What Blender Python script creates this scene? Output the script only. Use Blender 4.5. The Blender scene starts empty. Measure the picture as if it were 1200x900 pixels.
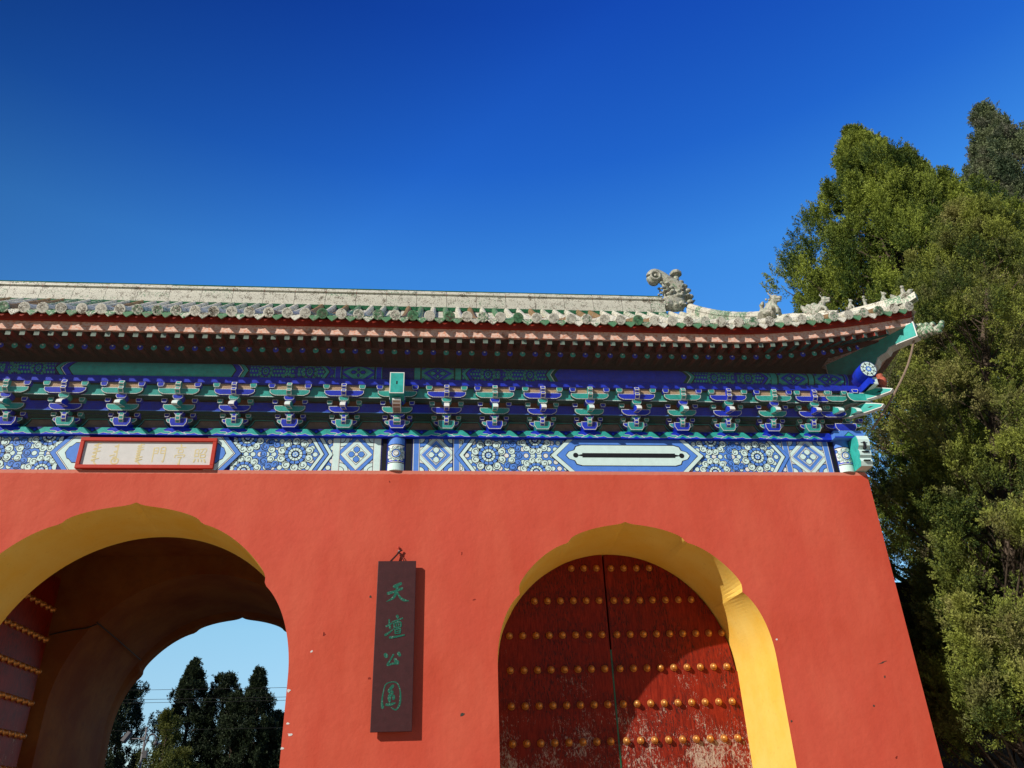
import bpy, bmesh, math, random
import numpy as np
from mathutils import Vector, Matrix
from mathutils.geometry import tessellate_polygon

random.seed(7)
RNG = np.random.default_rng(11)
sc = bpy.context.scene
COL = sc.collection
PI = math.pi

# ------------------------------------------------------------------ camera, sky, sun, exposure
CAM_LOC = Vector((4.521, -12.004, 1.6))
F_PX, PITCH, YAW, ROLL = 942.95, 0.497187, 0.104738, -0.036535
fw = Vector((math.sin(YAW) * math.cos(PITCH), math.cos(YAW) * math.cos(PITCH), math.sin(PITCH)))
rt = Vector((math.cos(YAW), -math.sin(YAW), 0))
up = rt.cross(fw)
rt2 = rt * math.cos(ROLL) + up * math.sin(ROLL)
up2 = -rt * math.sin(ROLL) + up * math.cos(ROLL)
cam_d = bpy.data.cameras.new("camera")
cam = bpy.data.objects.new("camera", cam_d)
COL.objects.link(cam)
m3 = Matrix((rt2, up2, -fw)).transposed()
cam.matrix_world = Matrix.Translation(CAM_LOC) @ m3.to_4x4()
cam_d.sensor_width = 36.0
cam_d.lens = F_PX / 1200.0 * 36.0
cam_d.clip_end = 3000
sc.camera = cam

SUN_DIR = Vector((-1.30, -1.0, 1.05)).normalized()      # towards the sun
sun_d = bpy.data.lights.new("sun", 'SUN')
sun_d.energy = 5.0
sun_d.angle = math.radians(0.53)
sun_d.color = (1.0, 0.93, 0.82)
sun = bpy.data.objects.new("sun", sun_d)
COL.objects.link(sun)
sun.rotation_euler = SUN_DIR.to_track_quat('Z', 'Y').to_euler()

world = bpy.data.worlds.new("World")
sc.world = world
world.use_nodes = True
wn = world.node_tree
wn.nodes.clear()
sky = wn.nodes.new('ShaderNodeTexSky')
sky.sky_type = 'NISHITA'
sky.sun_disc = False
sky.sun_elevation = math.asin(SUN_DIR.z)
sky.sun_rotation = math.atan2(SUN_DIR.x, SUN_DIR.y)
sky.altitude = 100
sky.air_density = 1.0
sky.dust_density = 0.2
sky.ozone_density = 3.0
hs = wn.nodes.new('ShaderNodeHueSaturation')
hs.inputs['Saturation'].default_value = 1.32
bgn = wn.nodes.new('ShaderNodeBackground')
bgn.inputs['Strength'].default_value = 0.10
wo = wn.nodes.new('ShaderNodeOutputWorld')
wn.links.new(sky.outputs[0], hs.inputs['Color'])
# deepen the clear-air blue overhead and soften the glare round the sun
tcw = wn.nodes.new('ShaderNodeTexCoord')
sepw = wn.nodes.new('ShaderNodeSeparateXYZ'); wn.links.new(tcw.outputs['Generated'], sepw.inputs[0])
rw = wn.nodes.new('ShaderNodeValToRGB'); rw.color_ramp.interpolation = 'LINEAR'
el = rw.color_ramp.elements
for p_, c_ in ((0.0, (.16, .15, .147)), (.10, (.16, .15, .147)), (.20, (.31, .23, .175)), (.40, (.33, .27, .25)), (.59, (.256, .254, .287)), (.686, (.118, .16, .268)), (.80, (.071, .10, .237))):
    e_ = el[0] if p_ == 0 else (el[-1] if p_ == .80 else el.new(p_))
    e_.position = p_; e_.color = (*c_, 1)
wn.links.new(sepw.outputs[2], rw.inputs[0])
dotn = wn.nodes.new('ShaderNodeVectorMath'); dotn.operation = 'DOT_PRODUCT'
wn.links.new(tcw.outputs['Generated'], dotn.inputs[0]); dotn.inputs[1].default_value = SUN_DIR
mr = wn.nodes.new('ShaderNodeMapRange'); mr.inputs[1].default_value = .0; mr.inputs[2].default_value = .6
mr.inputs[3].default_value = 9.6; mr.inputs[4].default_value = 1.0
wn.links.new(dotn.outputs['Value'], mr.inputs[0])
mxa = wn.nodes.new('ShaderNodeVectorMath'); mxa.operation = 'MULTIPLY'
wn.links.new(hs.outputs[0], mxa.inputs[0]); wn.links.new(rw.outputs[0], mxa.inputs[1])
mxb = wn.nodes.new('ShaderNodeVectorMath'); mxb.operation = 'SCALE'
wn.links.new(mxa.outputs[0], mxb.inputs[0]); wn.links.new(mr.outputs[0], mxb.inputs['Scale'])
wn.links.new(mxb.outputs[0], bgn.inputs['Color'])
wn.links.new(bgn.outputs[0], wo.inputs[0])
sc.view_settings.view_transform = 'Standard'
sc.view_settings.look = 'None'
sc.view_settings.exposure = 0.0
sc.view_settings.gamma = 1.0
sc.cycles.max_bounces = 8
sc.cycles.diffuse_bounces = 4
sc.cycles.transparent_max_bounces = 24

# ------------------------------------------------------------------ materials
class NT:
    def __init__(self, name):
        self.m = bpy.data.materials.new(name)
        self.m.use_nodes = True
        self.t = self.m.node_tree
        self.b = self.t.nodes['Principled BSDF']
        self.out = self.t.nodes['Material Output']
        self._tc = None
    def n(self, typ, **kw):
        nd = self.t.nodes.new(typ)
        for k, v in kw.items():
            if k in nd.inputs: nd.inputs[k].default_value = v
            else: setattr(nd, k, v)
        return nd
    def l(self, a, b): self.t.links.new(a, b)
    def coord(self, scale=(1, 1, 1), world=True):
        if world:
            g = self.n('ShaderNodeNewGeometry'); src = g.outputs['Position']
        else:
            g = self.n('ShaderNodeTexCoord'); src = g.outputs['Object']
        mp = self.n('ShaderNodeMapping'); mp.inputs['Scale'].default_value = scale
        self.l(src, mp.inputs['Vector']); return mp.outputs[0]
    def noise(self, scale, detail=4, rough=.55, vec=None, dist=0.0):
        nd = self.n('ShaderNodeTexNoise')
        nd.inputs['Scale'].default_value = scale; nd.inputs['Detail'].default_value = detail
        nd.inputs['Roughness'].default_value = rough; nd.inputs['Distortion'].default_value = dist
        self.l(vec if vec is not None else self.coord(), nd.inputs['Vector']); return nd.outputs[0]
    def ramp(self, fac, stops):
        r = self.n('ShaderNodeValToRGB'); e = r.color_ramp.elements
        while len(e) < len(stops): e.new(0.5)
        for i, (p, c) in enumerate(stops):
            e[i].position = p; e[i].color = (*c, 1) if not isinstance(c, float) else (c, c, c, 1)
        self.l(fac, r.inputs[0]); return r.outputs[0]
    def mix(self, fac, a, b, mode='MIX'):
        x = self.n('ShaderNodeMix', data_type='RGBA', blend_type=mode)
        for i, v in ((0, fac), (6, a), (7, b)):
            if hasattr(v, 'links'): self.l(v, x.inputs[i])
            else: x.inputs[i].default_value = v if i == 0 else (*v, 1)
        return x.outputs[2]
    def math(self, op, a, b=0.0, c=None):
        x = self.n('ShaderNodeMath', operation=op)
        for i, v in enumerate((a, b) if c is None else (a, b, c)):
            if hasattr(v, 'links'): self.l(v, x.inputs[i])
            else: x.inputs[i].default_value = v
        return x.outputs[0]
    def bump(self, h, strength=.3, dist=.01):
        bp = self.n('ShaderNodeBump'); bp.inputs['Strength'].default_value = strength
        bp.inputs['Distance'].default_value = dist
        self.l(h, bp.inputs['Height']); self.l(bp.outputs[0], self.b.inputs['Normal'])
    def base(self, c, rough=.6, spec=.3, metal=0.0):
        if hasattr(c, 'links'): self.l(c, self.b.inputs['Base Color'])
        else: self.b.inputs['Base Color'].default_value = (*c, 1)
        if hasattr(rough, 'links'): self.l(rough, self.b.inputs['Roughness'])
        else: self.b.inputs['Roughness'].default_value = rough
        self.b.inputs['Specular IOR Level'].default_value = spec
        self.b.inputs['Metallic'].default_value = metal
        return self.m

def paint_mat(name, c, var=.35, rough=.6, dirt=(0.10, 0.09, 0.08), dirt_amt=.25, spec=.25):
    t = NT(name)
    n1 = t.noise(9, 5, .65)
    n2 = t.noise(45, 3, .6)
    dark = tuple(x * (1 - var) for x in c)
    col = t.mix(t.ramp(n1, [(.3, 0.0), (.7, 1.0)]), dark, c)
    d = t.math('MULTIPLY', t.ramp(n2, [(.55, 0.0), (.75, 1.0)]), dirt_amt)
    col = t.mix(d, col, dirt)
    t.bump(n2, .15, .004)
    return t.base(col, rough, spec)

M = {}
def red_plaster():
    t = NT('red_plaster')
    big = t.noise(.45, 4, .6)
    vec = t.coord((.6, .6, .18))
    streak = t.noise(2.2, 4, .6, vec)
    fine = t.noise(14, 5, .6)
    c = t.mix(t.ramp(big, [(.35, 0.0), (.65, 1.0)]), (.52, .068, .034), (.59, .087, .052))
    c = t.mix(t.math('MULTIPLY', t.ramp(streak, [(.42, 0.0), (.70, 1.0)]), .6), c, (.64, .125, .070))
    sp = t.n('ShaderNodeSeparateXYZ'); t.l(t.n('ShaderNodeNewGeometry').outputs['Position'], sp.inputs[0])
    edge = t.n('ShaderNodeMapRange'); edge.inputs[1].default_value = 6.485; edge.inputs[2].default_value = 6.50
    t.l(t.math('ADD', sp.outputs[2], t.math('MULTIPLY', t.math('SUBTRACT', fine, .5), .03)), edge.inputs[0])
    c = t.mix(t.math('MULTIPLY', edge.outputs[0], .55), c, (.70, .30, .22))
    c = t.mix(t.math('MULTIPLY', t.ramp(fine, [(.3, 1.0), (.5, 0.0)]), .14), c, (.42, .05, .03))
    # small dark nicks and a few pale chips in the coat
    v = t.n('ShaderNodeTexVoronoi', feature='F1'); v.inputs['Scale'].default_value = 2.6
    wv = t.coord((1, 1, .55))
    warp = t.n('ShaderNodeTexNoise'); warp.inputs['Scale'].default_value = 22
    t.l(wv, warp.inputs['Vector'])
    va = t.n('ShaderNodeVectorMath', operation='MULTIPLY_ADD')
    t.l(warp.outputs[1], va.inputs[0]); va.inputs[1].default_value = (.09, .09, .09); t.l(wv, va.inputs[2])
    t.l(va.outputs[0], v.inputs['Vector'])
    nick = t.ramp(v.outputs['Distance'], [(.030, 1.0), (.042, 0.0)])
    pick = t.n('ShaderNodeSeparateColor'); t.l(v.outputs['Color'], pick.inputs[0])
    g1 = t.math('GREATER_THAN', pick.outputs[0], .60)
    g2 = t.math('GREATER_THAN', pick.outputs[1], .93)
    c = t.mix(t.math('MULTIPLY', nick, g1), c, (.20, .02, .012))
    c = t.mix(t.math('MULTIPLY', nick, g2), c, (.72, .55, .48))
    hb = t.math('ADD', t.noise(3.0, 5, .55), t.math('MULTIPLY', fine, .25))
    hb = t.math('ADD', hb, t.math('MULTIPLY', t.math('MULTIPLY', nick, g1), -.6))
    t.bump(hb, .42, .03)
    return t.base(c, .72, .22)
M['plaster'] = red_plaster()

def yellow_wash():
    t = NT('yellow_limewash')
    a = t.noise(1.1, 5, .6); f = t.noise(18, 4, .6)
    c = t.mix(t.ramp(a, [(.35, 0.0), (.65, 1.0)]), (.88, .54, .085), (.90, .63, .16))
    c = t.mix(t.math('MULTIPLY', t.ramp(f, [(.6, 0.0), (.75, 1.0)]), .3), c, (.50, .22, .05))
    t.bump(t.math('ADD', a, t.math('MULTIPLY', f, .3)), .35, .02)
    return t.base(c, .8, .15)
M['yellow'] = yellow_wash()

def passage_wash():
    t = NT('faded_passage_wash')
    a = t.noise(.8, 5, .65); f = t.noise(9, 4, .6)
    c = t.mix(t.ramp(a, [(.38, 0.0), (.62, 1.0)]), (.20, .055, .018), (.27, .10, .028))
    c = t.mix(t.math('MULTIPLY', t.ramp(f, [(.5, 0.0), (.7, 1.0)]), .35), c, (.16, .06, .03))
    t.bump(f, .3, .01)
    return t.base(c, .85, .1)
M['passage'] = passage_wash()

def door_wood():
    t = NT('worn_red_door_paint')
    grain = t.noise(5, 6, .7, t.coord((7, 7, .9)))
    grain2 = t.noise(16, 5, .75, t.coord((3.2, 3.2, .7)))
    big = t.noise(1.3, 4, .6)
    sep = t.n('ShaderNodeSeparateXYZ'); t.l(t.n('ShaderNodeNewGeometry').outputs['Position'], sep.inputs[0])
    c = t.mix(t.ramp(grain, [(.35, 0.0), (.65, 1.0)]), (.15, .009, .004), (.31, .024, .009))
    dark = t.math('MULTIPLY', t.ramp(grain2, [(.50, 0.0), (.58, 1.0)]), t.ramp(big, [(.42, 0.0), (.52, 1.0)]))
    c = t.mix(t.math('MULTIPLY', dark, .8), c, (.018, .012, .012))
    low = t.n('ShaderNodeMapRange'); low.inputs[1].default_value = 4.4; low.inputs[2].default_value = 2.3
    low.inputs[3].default_value = -.15; low.inputs[4].default_value = .035
    t.l(sep.outputs[2], low.inputs[0])
    k = t.math('ADD', t.noise(11, 6, .8, t.coord((2.6, 2.6, 1.1)), 1.2), low.outputs[0])
    k = t.math('ADD', k, t.math('MULTIPLY', t.math('SUBTRACT', t.noise(2.3, 3, .5), .5), .45))
    sc_m = t.ramp(k, [(.585, 0.0), (.612, 1.0)])
    c = t.mix(sc_m, c, t.mix(t.noise(30, 2, .5), (.24, .15, .11), (.62, .50, .43)))
    t.bump(t.math('ADD', grain, t.math('MULTIPLY', sc_m, -.5)), .35, .006)
    return t.base(c, .55, .18)
M['door'] = door_wood()

def glazed(name, bias=0.0, dim=1.0):
    """weathered glaze: each tile carries its own tone in the colour attribute 'tone'"""
    t = NT(name)
    at = t.n('ShaderNodeAttribute', attribute_name='tone')
    n = t.noise(26, 5, .7); n2 = t.noise(7, 4, .6); n3 = t.noise(60, 3, .6)
    cream = t.mix(n2, tuple(dim * q for q in (.52, .51, .43)), tuple(dim * q for q in (.78, .76, .66)))
    green = t.mix(n2, (.03, .16, .07), (.14, .30, .16))
    s = t.math('ADD', t.math('MULTIPLY_ADD', at.outputs['Fac'], .9, bias), t.math('MULTIPLY', t.math('SUBTRACT', n, .5), 1.6))
    c = t.mix(t.ramp(s, [(.50, 0.0), (.66, 1.0)]), cream, green)
    c = t.mix(t.ramp(t.math('ADD', n3, t.math('MULTIPLY', t.math('SUBTRACT', n2, .5), .8)), [(.55, 0.0), (.64, 1.0)]), c, (.15, .125, .09))
    n4 = t.noise(33, 4, .7)
    c = t.mix(t.math('MULTIPLY', t.ramp(n4, [(.60, 0.0), (.66, 1.0)]), .6), c, (.045, .045, .035))
    t.bump(n, .4, .008)
    return t.base(c, .5, .45)
M['tile'] = glazed('weathered_glazed_tile', .06)
M['oldglaze'] = glazed('weathered_green_grey_glaze', .46, .68)
M['capglaze'] = glazed('green_glaze_patchy', .62)
M['groove_shade_scratch'] = paint_mat('painted_groove_shade_and_scratch', (.07, .065, .05), .4)  # dark coat: painted crevice shade in tile rings and ridge steps, plus plaster scratches
M['tan'] = paint_mat('bare_clay_tile', (.30, .19, .09), .4)
M['green'] = paint_mat('green_glaze', (.02, .13, .055), .5, .3, dirt=(.3, .28, .2), dirt_amt=.5, spec=.5)
M['blue'] = paint_mat('deep_blue_paint', (.010, .045, .72))
M['teal'] = paint_mat('teal_paint', (.04, .50, .45))
M['dkteal'] = paint_mat('dark_green_paint', (.012, .10, .085))
M['dkblue'] = paint_mat('dark_blue_paint', (.008, .018, .26))
M['ltblue'] = paint_mat('light_blue_paint', (.10, .27, .80), .2, dirt_amt=.12)
M['pale'] = paint_mat('pale_mint_paint', (.68, .88, .85), .12, dirt_amt=.12)
M['white'] = paint_mat('white_line_paint', (.78, .80, .78), .1, dirt_amt=.15)
M['black'] = paint_mat('black_line_paint', (.012, .012, .016), .2, dirt_amt=0)
M['redpaint'] = paint_mat('oxide_red_paint', (.33, .030, .016), .35, dirt_amt=.3)
M['plaquered'] = paint_mat('plaque_frame_red', (.52, .035, .018), .15, dirt_amt=.1)
M['soffit'] = paint_mat('dark_red_soffit_board', (.12, .022, .014), .45, dirt_amt=.3)
M['board'] = paint_mat('brown_panel_board', (.34, .25, .19), .4, dirt_amt=.5)
M['cream'] = paint_mat('cream_pad_board', (.62, .42, .27), .25)
M['rust'] = paint_mat('orange_pad_board', (.36, .10, .035), .35)
M['vase'] = paint_mat('red_vase_paint', (.60, .15, .09), .2, dirt_amt=.2)
M['gold'] = NT('tarnished_gold_stud').base((.62, .27, .075), .38, .5, .55)
M['panel'] = paint_mat('plaque_stone', (.68, .67, .65), .08, dirt_amt=.08, dirt=(.4, .4, .4))
M['goldtext'] = paint_mat('pale_gold_lettering', (.72, .61, .33), .1, dirt_amt=.05)
M['maroon'] = paint_mat('maroon_lacquer', (.062, .015, .017), .3, .48, dirt_amt=.15, spec=.35)
M['signgreen'] = paint_mat('green_carved_lettering', (.010, .12, .078), .2, .5, dirt=(.7, .75, .7), dirt_amt=.35)
M['cord'] = paint_mat('dark_cord', (.05, .012, .01), .3)
M['metal'] = paint_mat('galvanised_pole', (.22, .22, .23), .2, .45)
M['camwhite'] = paint_mat('grey_camera_housing', (.10, .10, .11), .1)
M['wire'] = paint_mat('black_wire', (.02, .02, .022), .1)
M['blackgap'] = paint_mat('black_gap_fill', (.010, .010, .013), .2, .5, dirt_amt=.1)

def fascia_mat():
    t = NT('faded_pink_fascia')
    n = t.noise(20, 5, .7, t.coord((1, 1, 1.6))); n2 = t.noise(5, 4, .6)
    c = t.mix(t.ramp(n, [(.36, 0.0), (.54, 1.0)]), (.66, .22, .11), (.78, .56, .47))
    c = t.mix(t.ramp(n2, [(.58, 0.0), (.7, 1.0)]), c, (.34, .16, .10))
    t.bump(n, .4, .006)
    return t.base(c, .75, .15)
M['fascia'] = fascia_mat()

def brick_mat(name, c1, c2, mortar):
    t = NT(name)
    b = t.n('ShaderNodeTexBrick')
    mp = t.n('ShaderNodeMapping'); mp.inputs['Rotation'].default_value = (PI / 2, 0, 0)
    t.l(t.n('ShaderNodeNewGeometry').outputs['Position'], mp.inputs['Vector'])
    t.l(mp.outputs[0], b.inputs['Vector'])
    b.inputs['Scale'].default_value = 1.0
    b.inputs['Brick Width'].default_value = .40; b.inputs['Row Height'].default_value = .10
    b.inputs['Mortar Size'].default_value = .008
    b.inputs['Color1'].default_value = (*c1, 1); b.inputs['Color2'].default_value = (*c2, 1)
    b.inputs['Mortar'].default_value = (*mortar, 1)
    n = t.noise(6, 5, .6)
    c = t.mix(.5, b.outputs['Color'], t.mix(n, c1, c2))
    t.bump(b.outputs['Fac'], -.4, .01)
    return t.base(c, .85, .1)
M['brick'] = brick_mat('dark_grey_brick', (.030, .027, .026), (.045, .040, .037), (.02, .018, .017))

def paving_mat():
    t = NT('stone_paving')
    b = t.n('ShaderNodeTexBrick'); t.l(t.coord(), b.inputs['Vector'])
    b.inputs['Scale'].default_value = 1.0
    b.inputs['Brick Width'].default_value = .8; b.inputs['Row Height'].default_value = .4
    b.inputs['Mortar Size'].default_value = .008
    b.inputs['Color1'].default_value = (.37, .31, .225, 1); b.inputs['Color2'].default_value = (.31, .26, .19, 1)
    b.inputs['Mortar'].default_value = (.15, .14, .12, 1)
    c = t.mix(.3, b.outputs['Color'], t.mix(t.noise(3), (.26, .22, .16), (.37, .32, .235)))
    t.bump(t.noise(20), .2, .01)
    return t.base(c, .85, .15)
M['paving'] = paving_mat()

def earth_mat():
    t = NT('dry_earth_and_grass')
    c = t.mix(t.ramp(t.noise(.2, 6), [(.4, 0.0), (.6, 1.0)]), (.16, .13, .09), (.08, .10, .045))
    t.bump(t.noise(6), .4, .03)
    return t.base(c, .95, .05)
M['earth'] = earth_mat()

def foliage_mat(name, dark, light, dead=None, trans=.12):
    t = NT(name)
    at = t.n('ShaderNodeAttribute', attribute_name='tone')
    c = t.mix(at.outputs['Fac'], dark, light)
    if dead:
        n = t.noise(.9, 3, .5)
        c = t.mix(t.math('MULTIPLY', t.ramp(n, [(.5, 0.0), (.65, 1.0)]), .6), c, dead)
    t.base(c, .6, .2)
    tr = t.n('ShaderNodeBsdfTranslucent'); t.l(c, tr.inputs['Color'])
    mx = t.n('ShaderNodeMixShader'); mx.inputs[0].default_value = trans
    t.l(t.b.outputs[0], mx.inputs[1]); t.l(tr.outputs[0], mx.inputs[2]); t.l(mx.outputs[0], t.out.inputs[0])
    return t.m
M['cypress'] = foliage_mat('olive_cypress_leaf', (.032, .068, .012), (.28, .34, .050))
M['cypress2'] = foliage_mat('olive_cypress_leaf_near', (.036, .066, .014), (.30, .34, .060), dead=(.26, .22, .10))
M['blueleaf'] = foliage_mat('blue_green_juniper_leaf', (.035, .065, .035), (.17, .21, .10), dead=(.20, .19, .15))
M['drab'] = foliage_mat('drab_sparse_leaf', (.06, .07, .03), (.20, .16, .08))
M['fartree'] = foliage_mat('dark_conifer_leaf', (.012, .022, .012), (.040, .058, .024))
M['farolive'] = foliage_mat('yellow_green_conifer_leaf', (.03, .045, .010), (.11, .12, .022))
def bark_mat():
    t = NT('fissured_bark')
    n = t.noise(10, 6, .7, t.coord((2.5, 2.5, .5)))
    c = t.mix(n, (.05, .035, .025), (.16, .12, .09)); t.bump(n, .8, .03)
    return t.base(c, .9, .1)
M['bark'] = bark_mat()

def net_mat():
    t = NT('rusty_wire_netting')
    g = t.n('ShaderNodeTexCoord')
    s = t.n('ShaderNodeSeparateXYZ'); t.l(g.outputs['UV'], s.inputs[0])
    cell = .030
    def line(sign):
        a = t.math('MULTIPLY', t.math('ADD', s.outputs[0], t.math('MULTIPLY', s.outputs[1], 1.35 * sign)), 1 / cell)
        f = t.math('FRACT', a)
        return t.math('LESS_THAN', f, .075)
    m_ = t.math('MAXIMUM', line(1), line(-1))
    t.base((.13, .105, .085), .6, .3)
    tr = t.n('ShaderNodeBsdfTransparent')
    mx = t.n('ShaderNodeMixShader'); t.l(m_, mx.inputs[0])
    t.l(tr.outputs[0], mx.inputs[1]); t.l(t.b.outputs[0], mx.inputs[2]); t.l(mx.outputs[0], t.out.inputs[0])
    return t.m
M['net'] = net_mat()

# ------------------------------------------------------------------ objects and naming
WORLD = {}                                   # world location of every parent (no rotations are used)
def link(o, parent=None, loc=(0, 0, 0)):
    COL.objects.link(o)
    w = Vector(loc)
    WORLD[o] = w
    if parent is not None:
        o.parent = parent; o.location = w - WORLD[parent]
    else:
        o.location = w
    return o
def tag(o, label=None, cat=None, group=None, kind=None):
    if label: o['label'] = label
    if cat: o['category'] = cat
    if group: o['group'] = group
    if kind: o['kind'] = kind
    return o
def thing(name, label, cat, loc, group=None):
    o = bpy.data.objects.new(name, None); o.empty_display_size = .3
    link(o, None, loc); return tag(o, label, cat, group)
def copy_tree(o, delta, parent=None, children=None):
    c = o.copy(); COL.objects.link(c)
    WORLD[c] = WORLD[o] + delta
    if parent is not None: c.parent = parent; c.location = WORLD[c] - WORLD[parent]
    else: c.location = WORLD[c]
    for ch in (children[o] if children and o in children else []):
        copy_tree(ch, delta, c, children)
    return c
KIDS = {}

class MB:
    def __init__(s): s.v = []; s.f = []; s.fm = []; s.tone = []; s.cur = 0.0
    def add(s, vs, fs, m):
        o = len(s.v); s.v.extend([tuple(p) for p in vs])
        for f in fs: s.f.append([o + i for i in f]); s.fm.append(m); s.tone.append(s.cur)
        return s
    def box(s, x0, x1, y0, y1, z0, z1, m):
        vs = [(x0, y0, z0), (x1, y0, z0), (x1, y1, z0), (x0, y1, z0), (x0, y0, z1), (x1, y0, z1), (x1, y1, z1), (x0, y1, z1)]
        return s.add(vs, [(0, 3, 2, 1), (4, 5, 6, 7), (0, 1, 5, 4), (1, 2, 6, 5), (2, 3, 7, 6), (3, 0, 4, 7)], m)
    def obox(s, c, ax, ay, az, m):
        c, ax, ay, az = map(Vector, (c, ax, ay, az))
        vs = [c + ax * i + ay * j + az * k for k in (-1, 1) for j in (-1, 1) for i in (-1, 1)]
        return s.add(vs, [(0, 2, 3, 1), (4, 5, 7, 6), (0, 1, 5, 4), (1, 3, 7, 5), (3, 2, 6, 7), (2, 0, 4, 6)], m)
    def prism(s, poly, fn, d0, d1, m, msides=None):
        """poly (u,v) extruded from d0 to d1; fn(u,v,d)->xyz"""
        n = len(poly)
        tris = tessellate_polygon([[Vector((u, v, 0)) for u, v in poly]])
        s.add([fn(u, v, d0) for u, v in poly], tris, m)
        s.add([fn(u, v, d1) for u, v in poly], tris, m)
        vs = [fn(u, v, d0) for u, v in poly] + [fn(u, v, d1) for u, v in poly]
        return s.add(vs, [(i, (i + 1) % n, n + (i + 1) % n, n + i) for i in range(n)], msides or m)
    def tube(s, pts, rs, m, seg=8, cap=True):
        pts = [Vector(p) for p in pts]
        if not hasattr(rs, '__len__'): rs = [rs] * len(pts)
        vs = []
        for i, p in enumerate(pts):
            d = (pts[min(i + 1, len(pts) - 1)] - pts[max(i - 1, 0)])
            d = d.normalized() if d.length > 1e-9 else Vector((0, 0, 1))
            a = d.cross(Vector((0, 0, 1)))
            if a.length < .1: a = d.cross(Vector((1, 0, 0)))
            a.normalize(); b = d.cross(a)
            for k in range(seg):
                t = 2 * PI * k / seg
                vs.append(p + (a * math.cos(t) + b * math.sin(t)) * rs[i])
        fs = []
        for i in range(len(pts) - 1):
            for k in range(seg):
                k2 = (k + 1) % seg
                fs.append((i * seg + k, i * seg + k2, (i + 1) * seg + k2, (i + 1) * seg + k))
        if cap:
            fs.append(tuple(range(seg))); fs.append(tuple((len(pts) - 1) * seg + k for k in range(seg)))
        return s.add(vs, fs, m)
    def lathe(s, c, axis, prof, m, seg=12):
        """prof: (distance along axis, radius)"""
        axis = Vector(axis).normalized(); c = Vector(c)
        return s.tube([c + axis * d for d, r in prof], [max(r, .0005) for d, r in prof], m, seg)
    def ell(s, c, r, m, seg=10, rings=6):
        vs = []; c = Vector(c)
        for i in range(rings + 1):
            ph = PI * i / rings
            for k in range(seg):
                t = 2 * PI * k / seg
                vs.append(c + Vector((r[0] * math.sin(ph) * math.cos(t), r[1] * math.sin(ph) * math.sin(t), r[2] * math.cos(ph))))
        fs = [(i * seg + k, i * seg + (k + 1) % seg, (i + 1) * seg + (k + 1) % seg, (i + 1) * seg + k) for i in range(rings) for k in range(seg)]
        return s.add(vs, fs, m)
    def build(s, name, mats, parent=None, smooth=False, origin=None, label=None, remesh=None, bevel=0):
        if isinstance(mats, str): mats = [mats]
        v = np.array(s.v, dtype=float)
        c = Vector(((v[:, 0].min() + v[:, 0].max()) / 2, (v[:, 1].min() + v[:, 1].max()) / 2, v[:, 2].min())) if origin is None else Vector(origin)
        me = bpy.data.meshes.new(name)
        me.from_pydata((v - np.array(c)).tolist(), [], s.f)
        keys = [k for k in mats if k in s.fm] + [k for k in dict.fromkeys(s.fm) if k not in mats]
        for k in keys: me.materials.append(M[k])
        idx = {k: i for i, k in enumerate(keys)}
        me.polygons.foreach_set('material_index', [idx[k] if isinstance(k, str) else k for k in s.fm])
        if not remesh and (any(s.tone) or 'tile' in keys):
            a = me.attributes.new('tone', 'FLOAT', 'FACE'); a.data.foreach_set('value', s.tone)
        if smooth: me.polygons.foreach_set('use_smooth', [True] * len(me.polygons))
        if remesh is None:
            bm = bmesh.new(); bm.from_mesh(me); bmesh.ops.recalc_face_normals(bm, faces=bm.faces[:]); bm.to_mesh(me); bm.free()
        me.update()
        o = bpy.data.objects.new(name, me)
        link(o, parent, c)
        if parent is not None: KIDS.setdefault(parent, []).append(o)
        if remesh:
            md = o.modifiers.new('remesh', 'REMESH'); md.mode = 'VOXEL'; md.voxel_size = remesh; md.use_smooth_shade = True
        if bevel:
            md = o.modifiers.new('bevel', 'BEVEL'); md.width = bevel; md.segments = 2; md.limit_method = 'ANGLE'
        if label: o['label'] = label
        return o

def clip(poly, x0, x1, y0, y1):
    def cut(p, f, inter):
        out = []
        for i in range(len(p)):
            a, b = p[i - 1], p[i]
            fa, fb = f(a), f(b)
            if fb:
                if not fa: out.append(inter(a, b))
                out.append(b)
            elif fa: out.append(inter(a, b))
        return out
    def ix(x): return lambda a, b: (x, a[1] + (b[1] - a[1]) * (x - a[0]) / (b[0] - a[0]))
    def iy(y): return lambda a, b: (a[0] + (b[0] - a[0]) * (y - a[1]) / (b[1] - a[1]), y)
    for f, g in ((lambda p: p[0] >= x0, ix(x0)), (lambda p: p[0] <= x1, ix(x1)), (lambda p: p[1] >= y0, iy(y0)), (lambda p: p[1] <= y1, iy(y1))):
        if len(poly) < 3: return []
        poly = cut(poly, f, g)
    return poly

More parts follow.
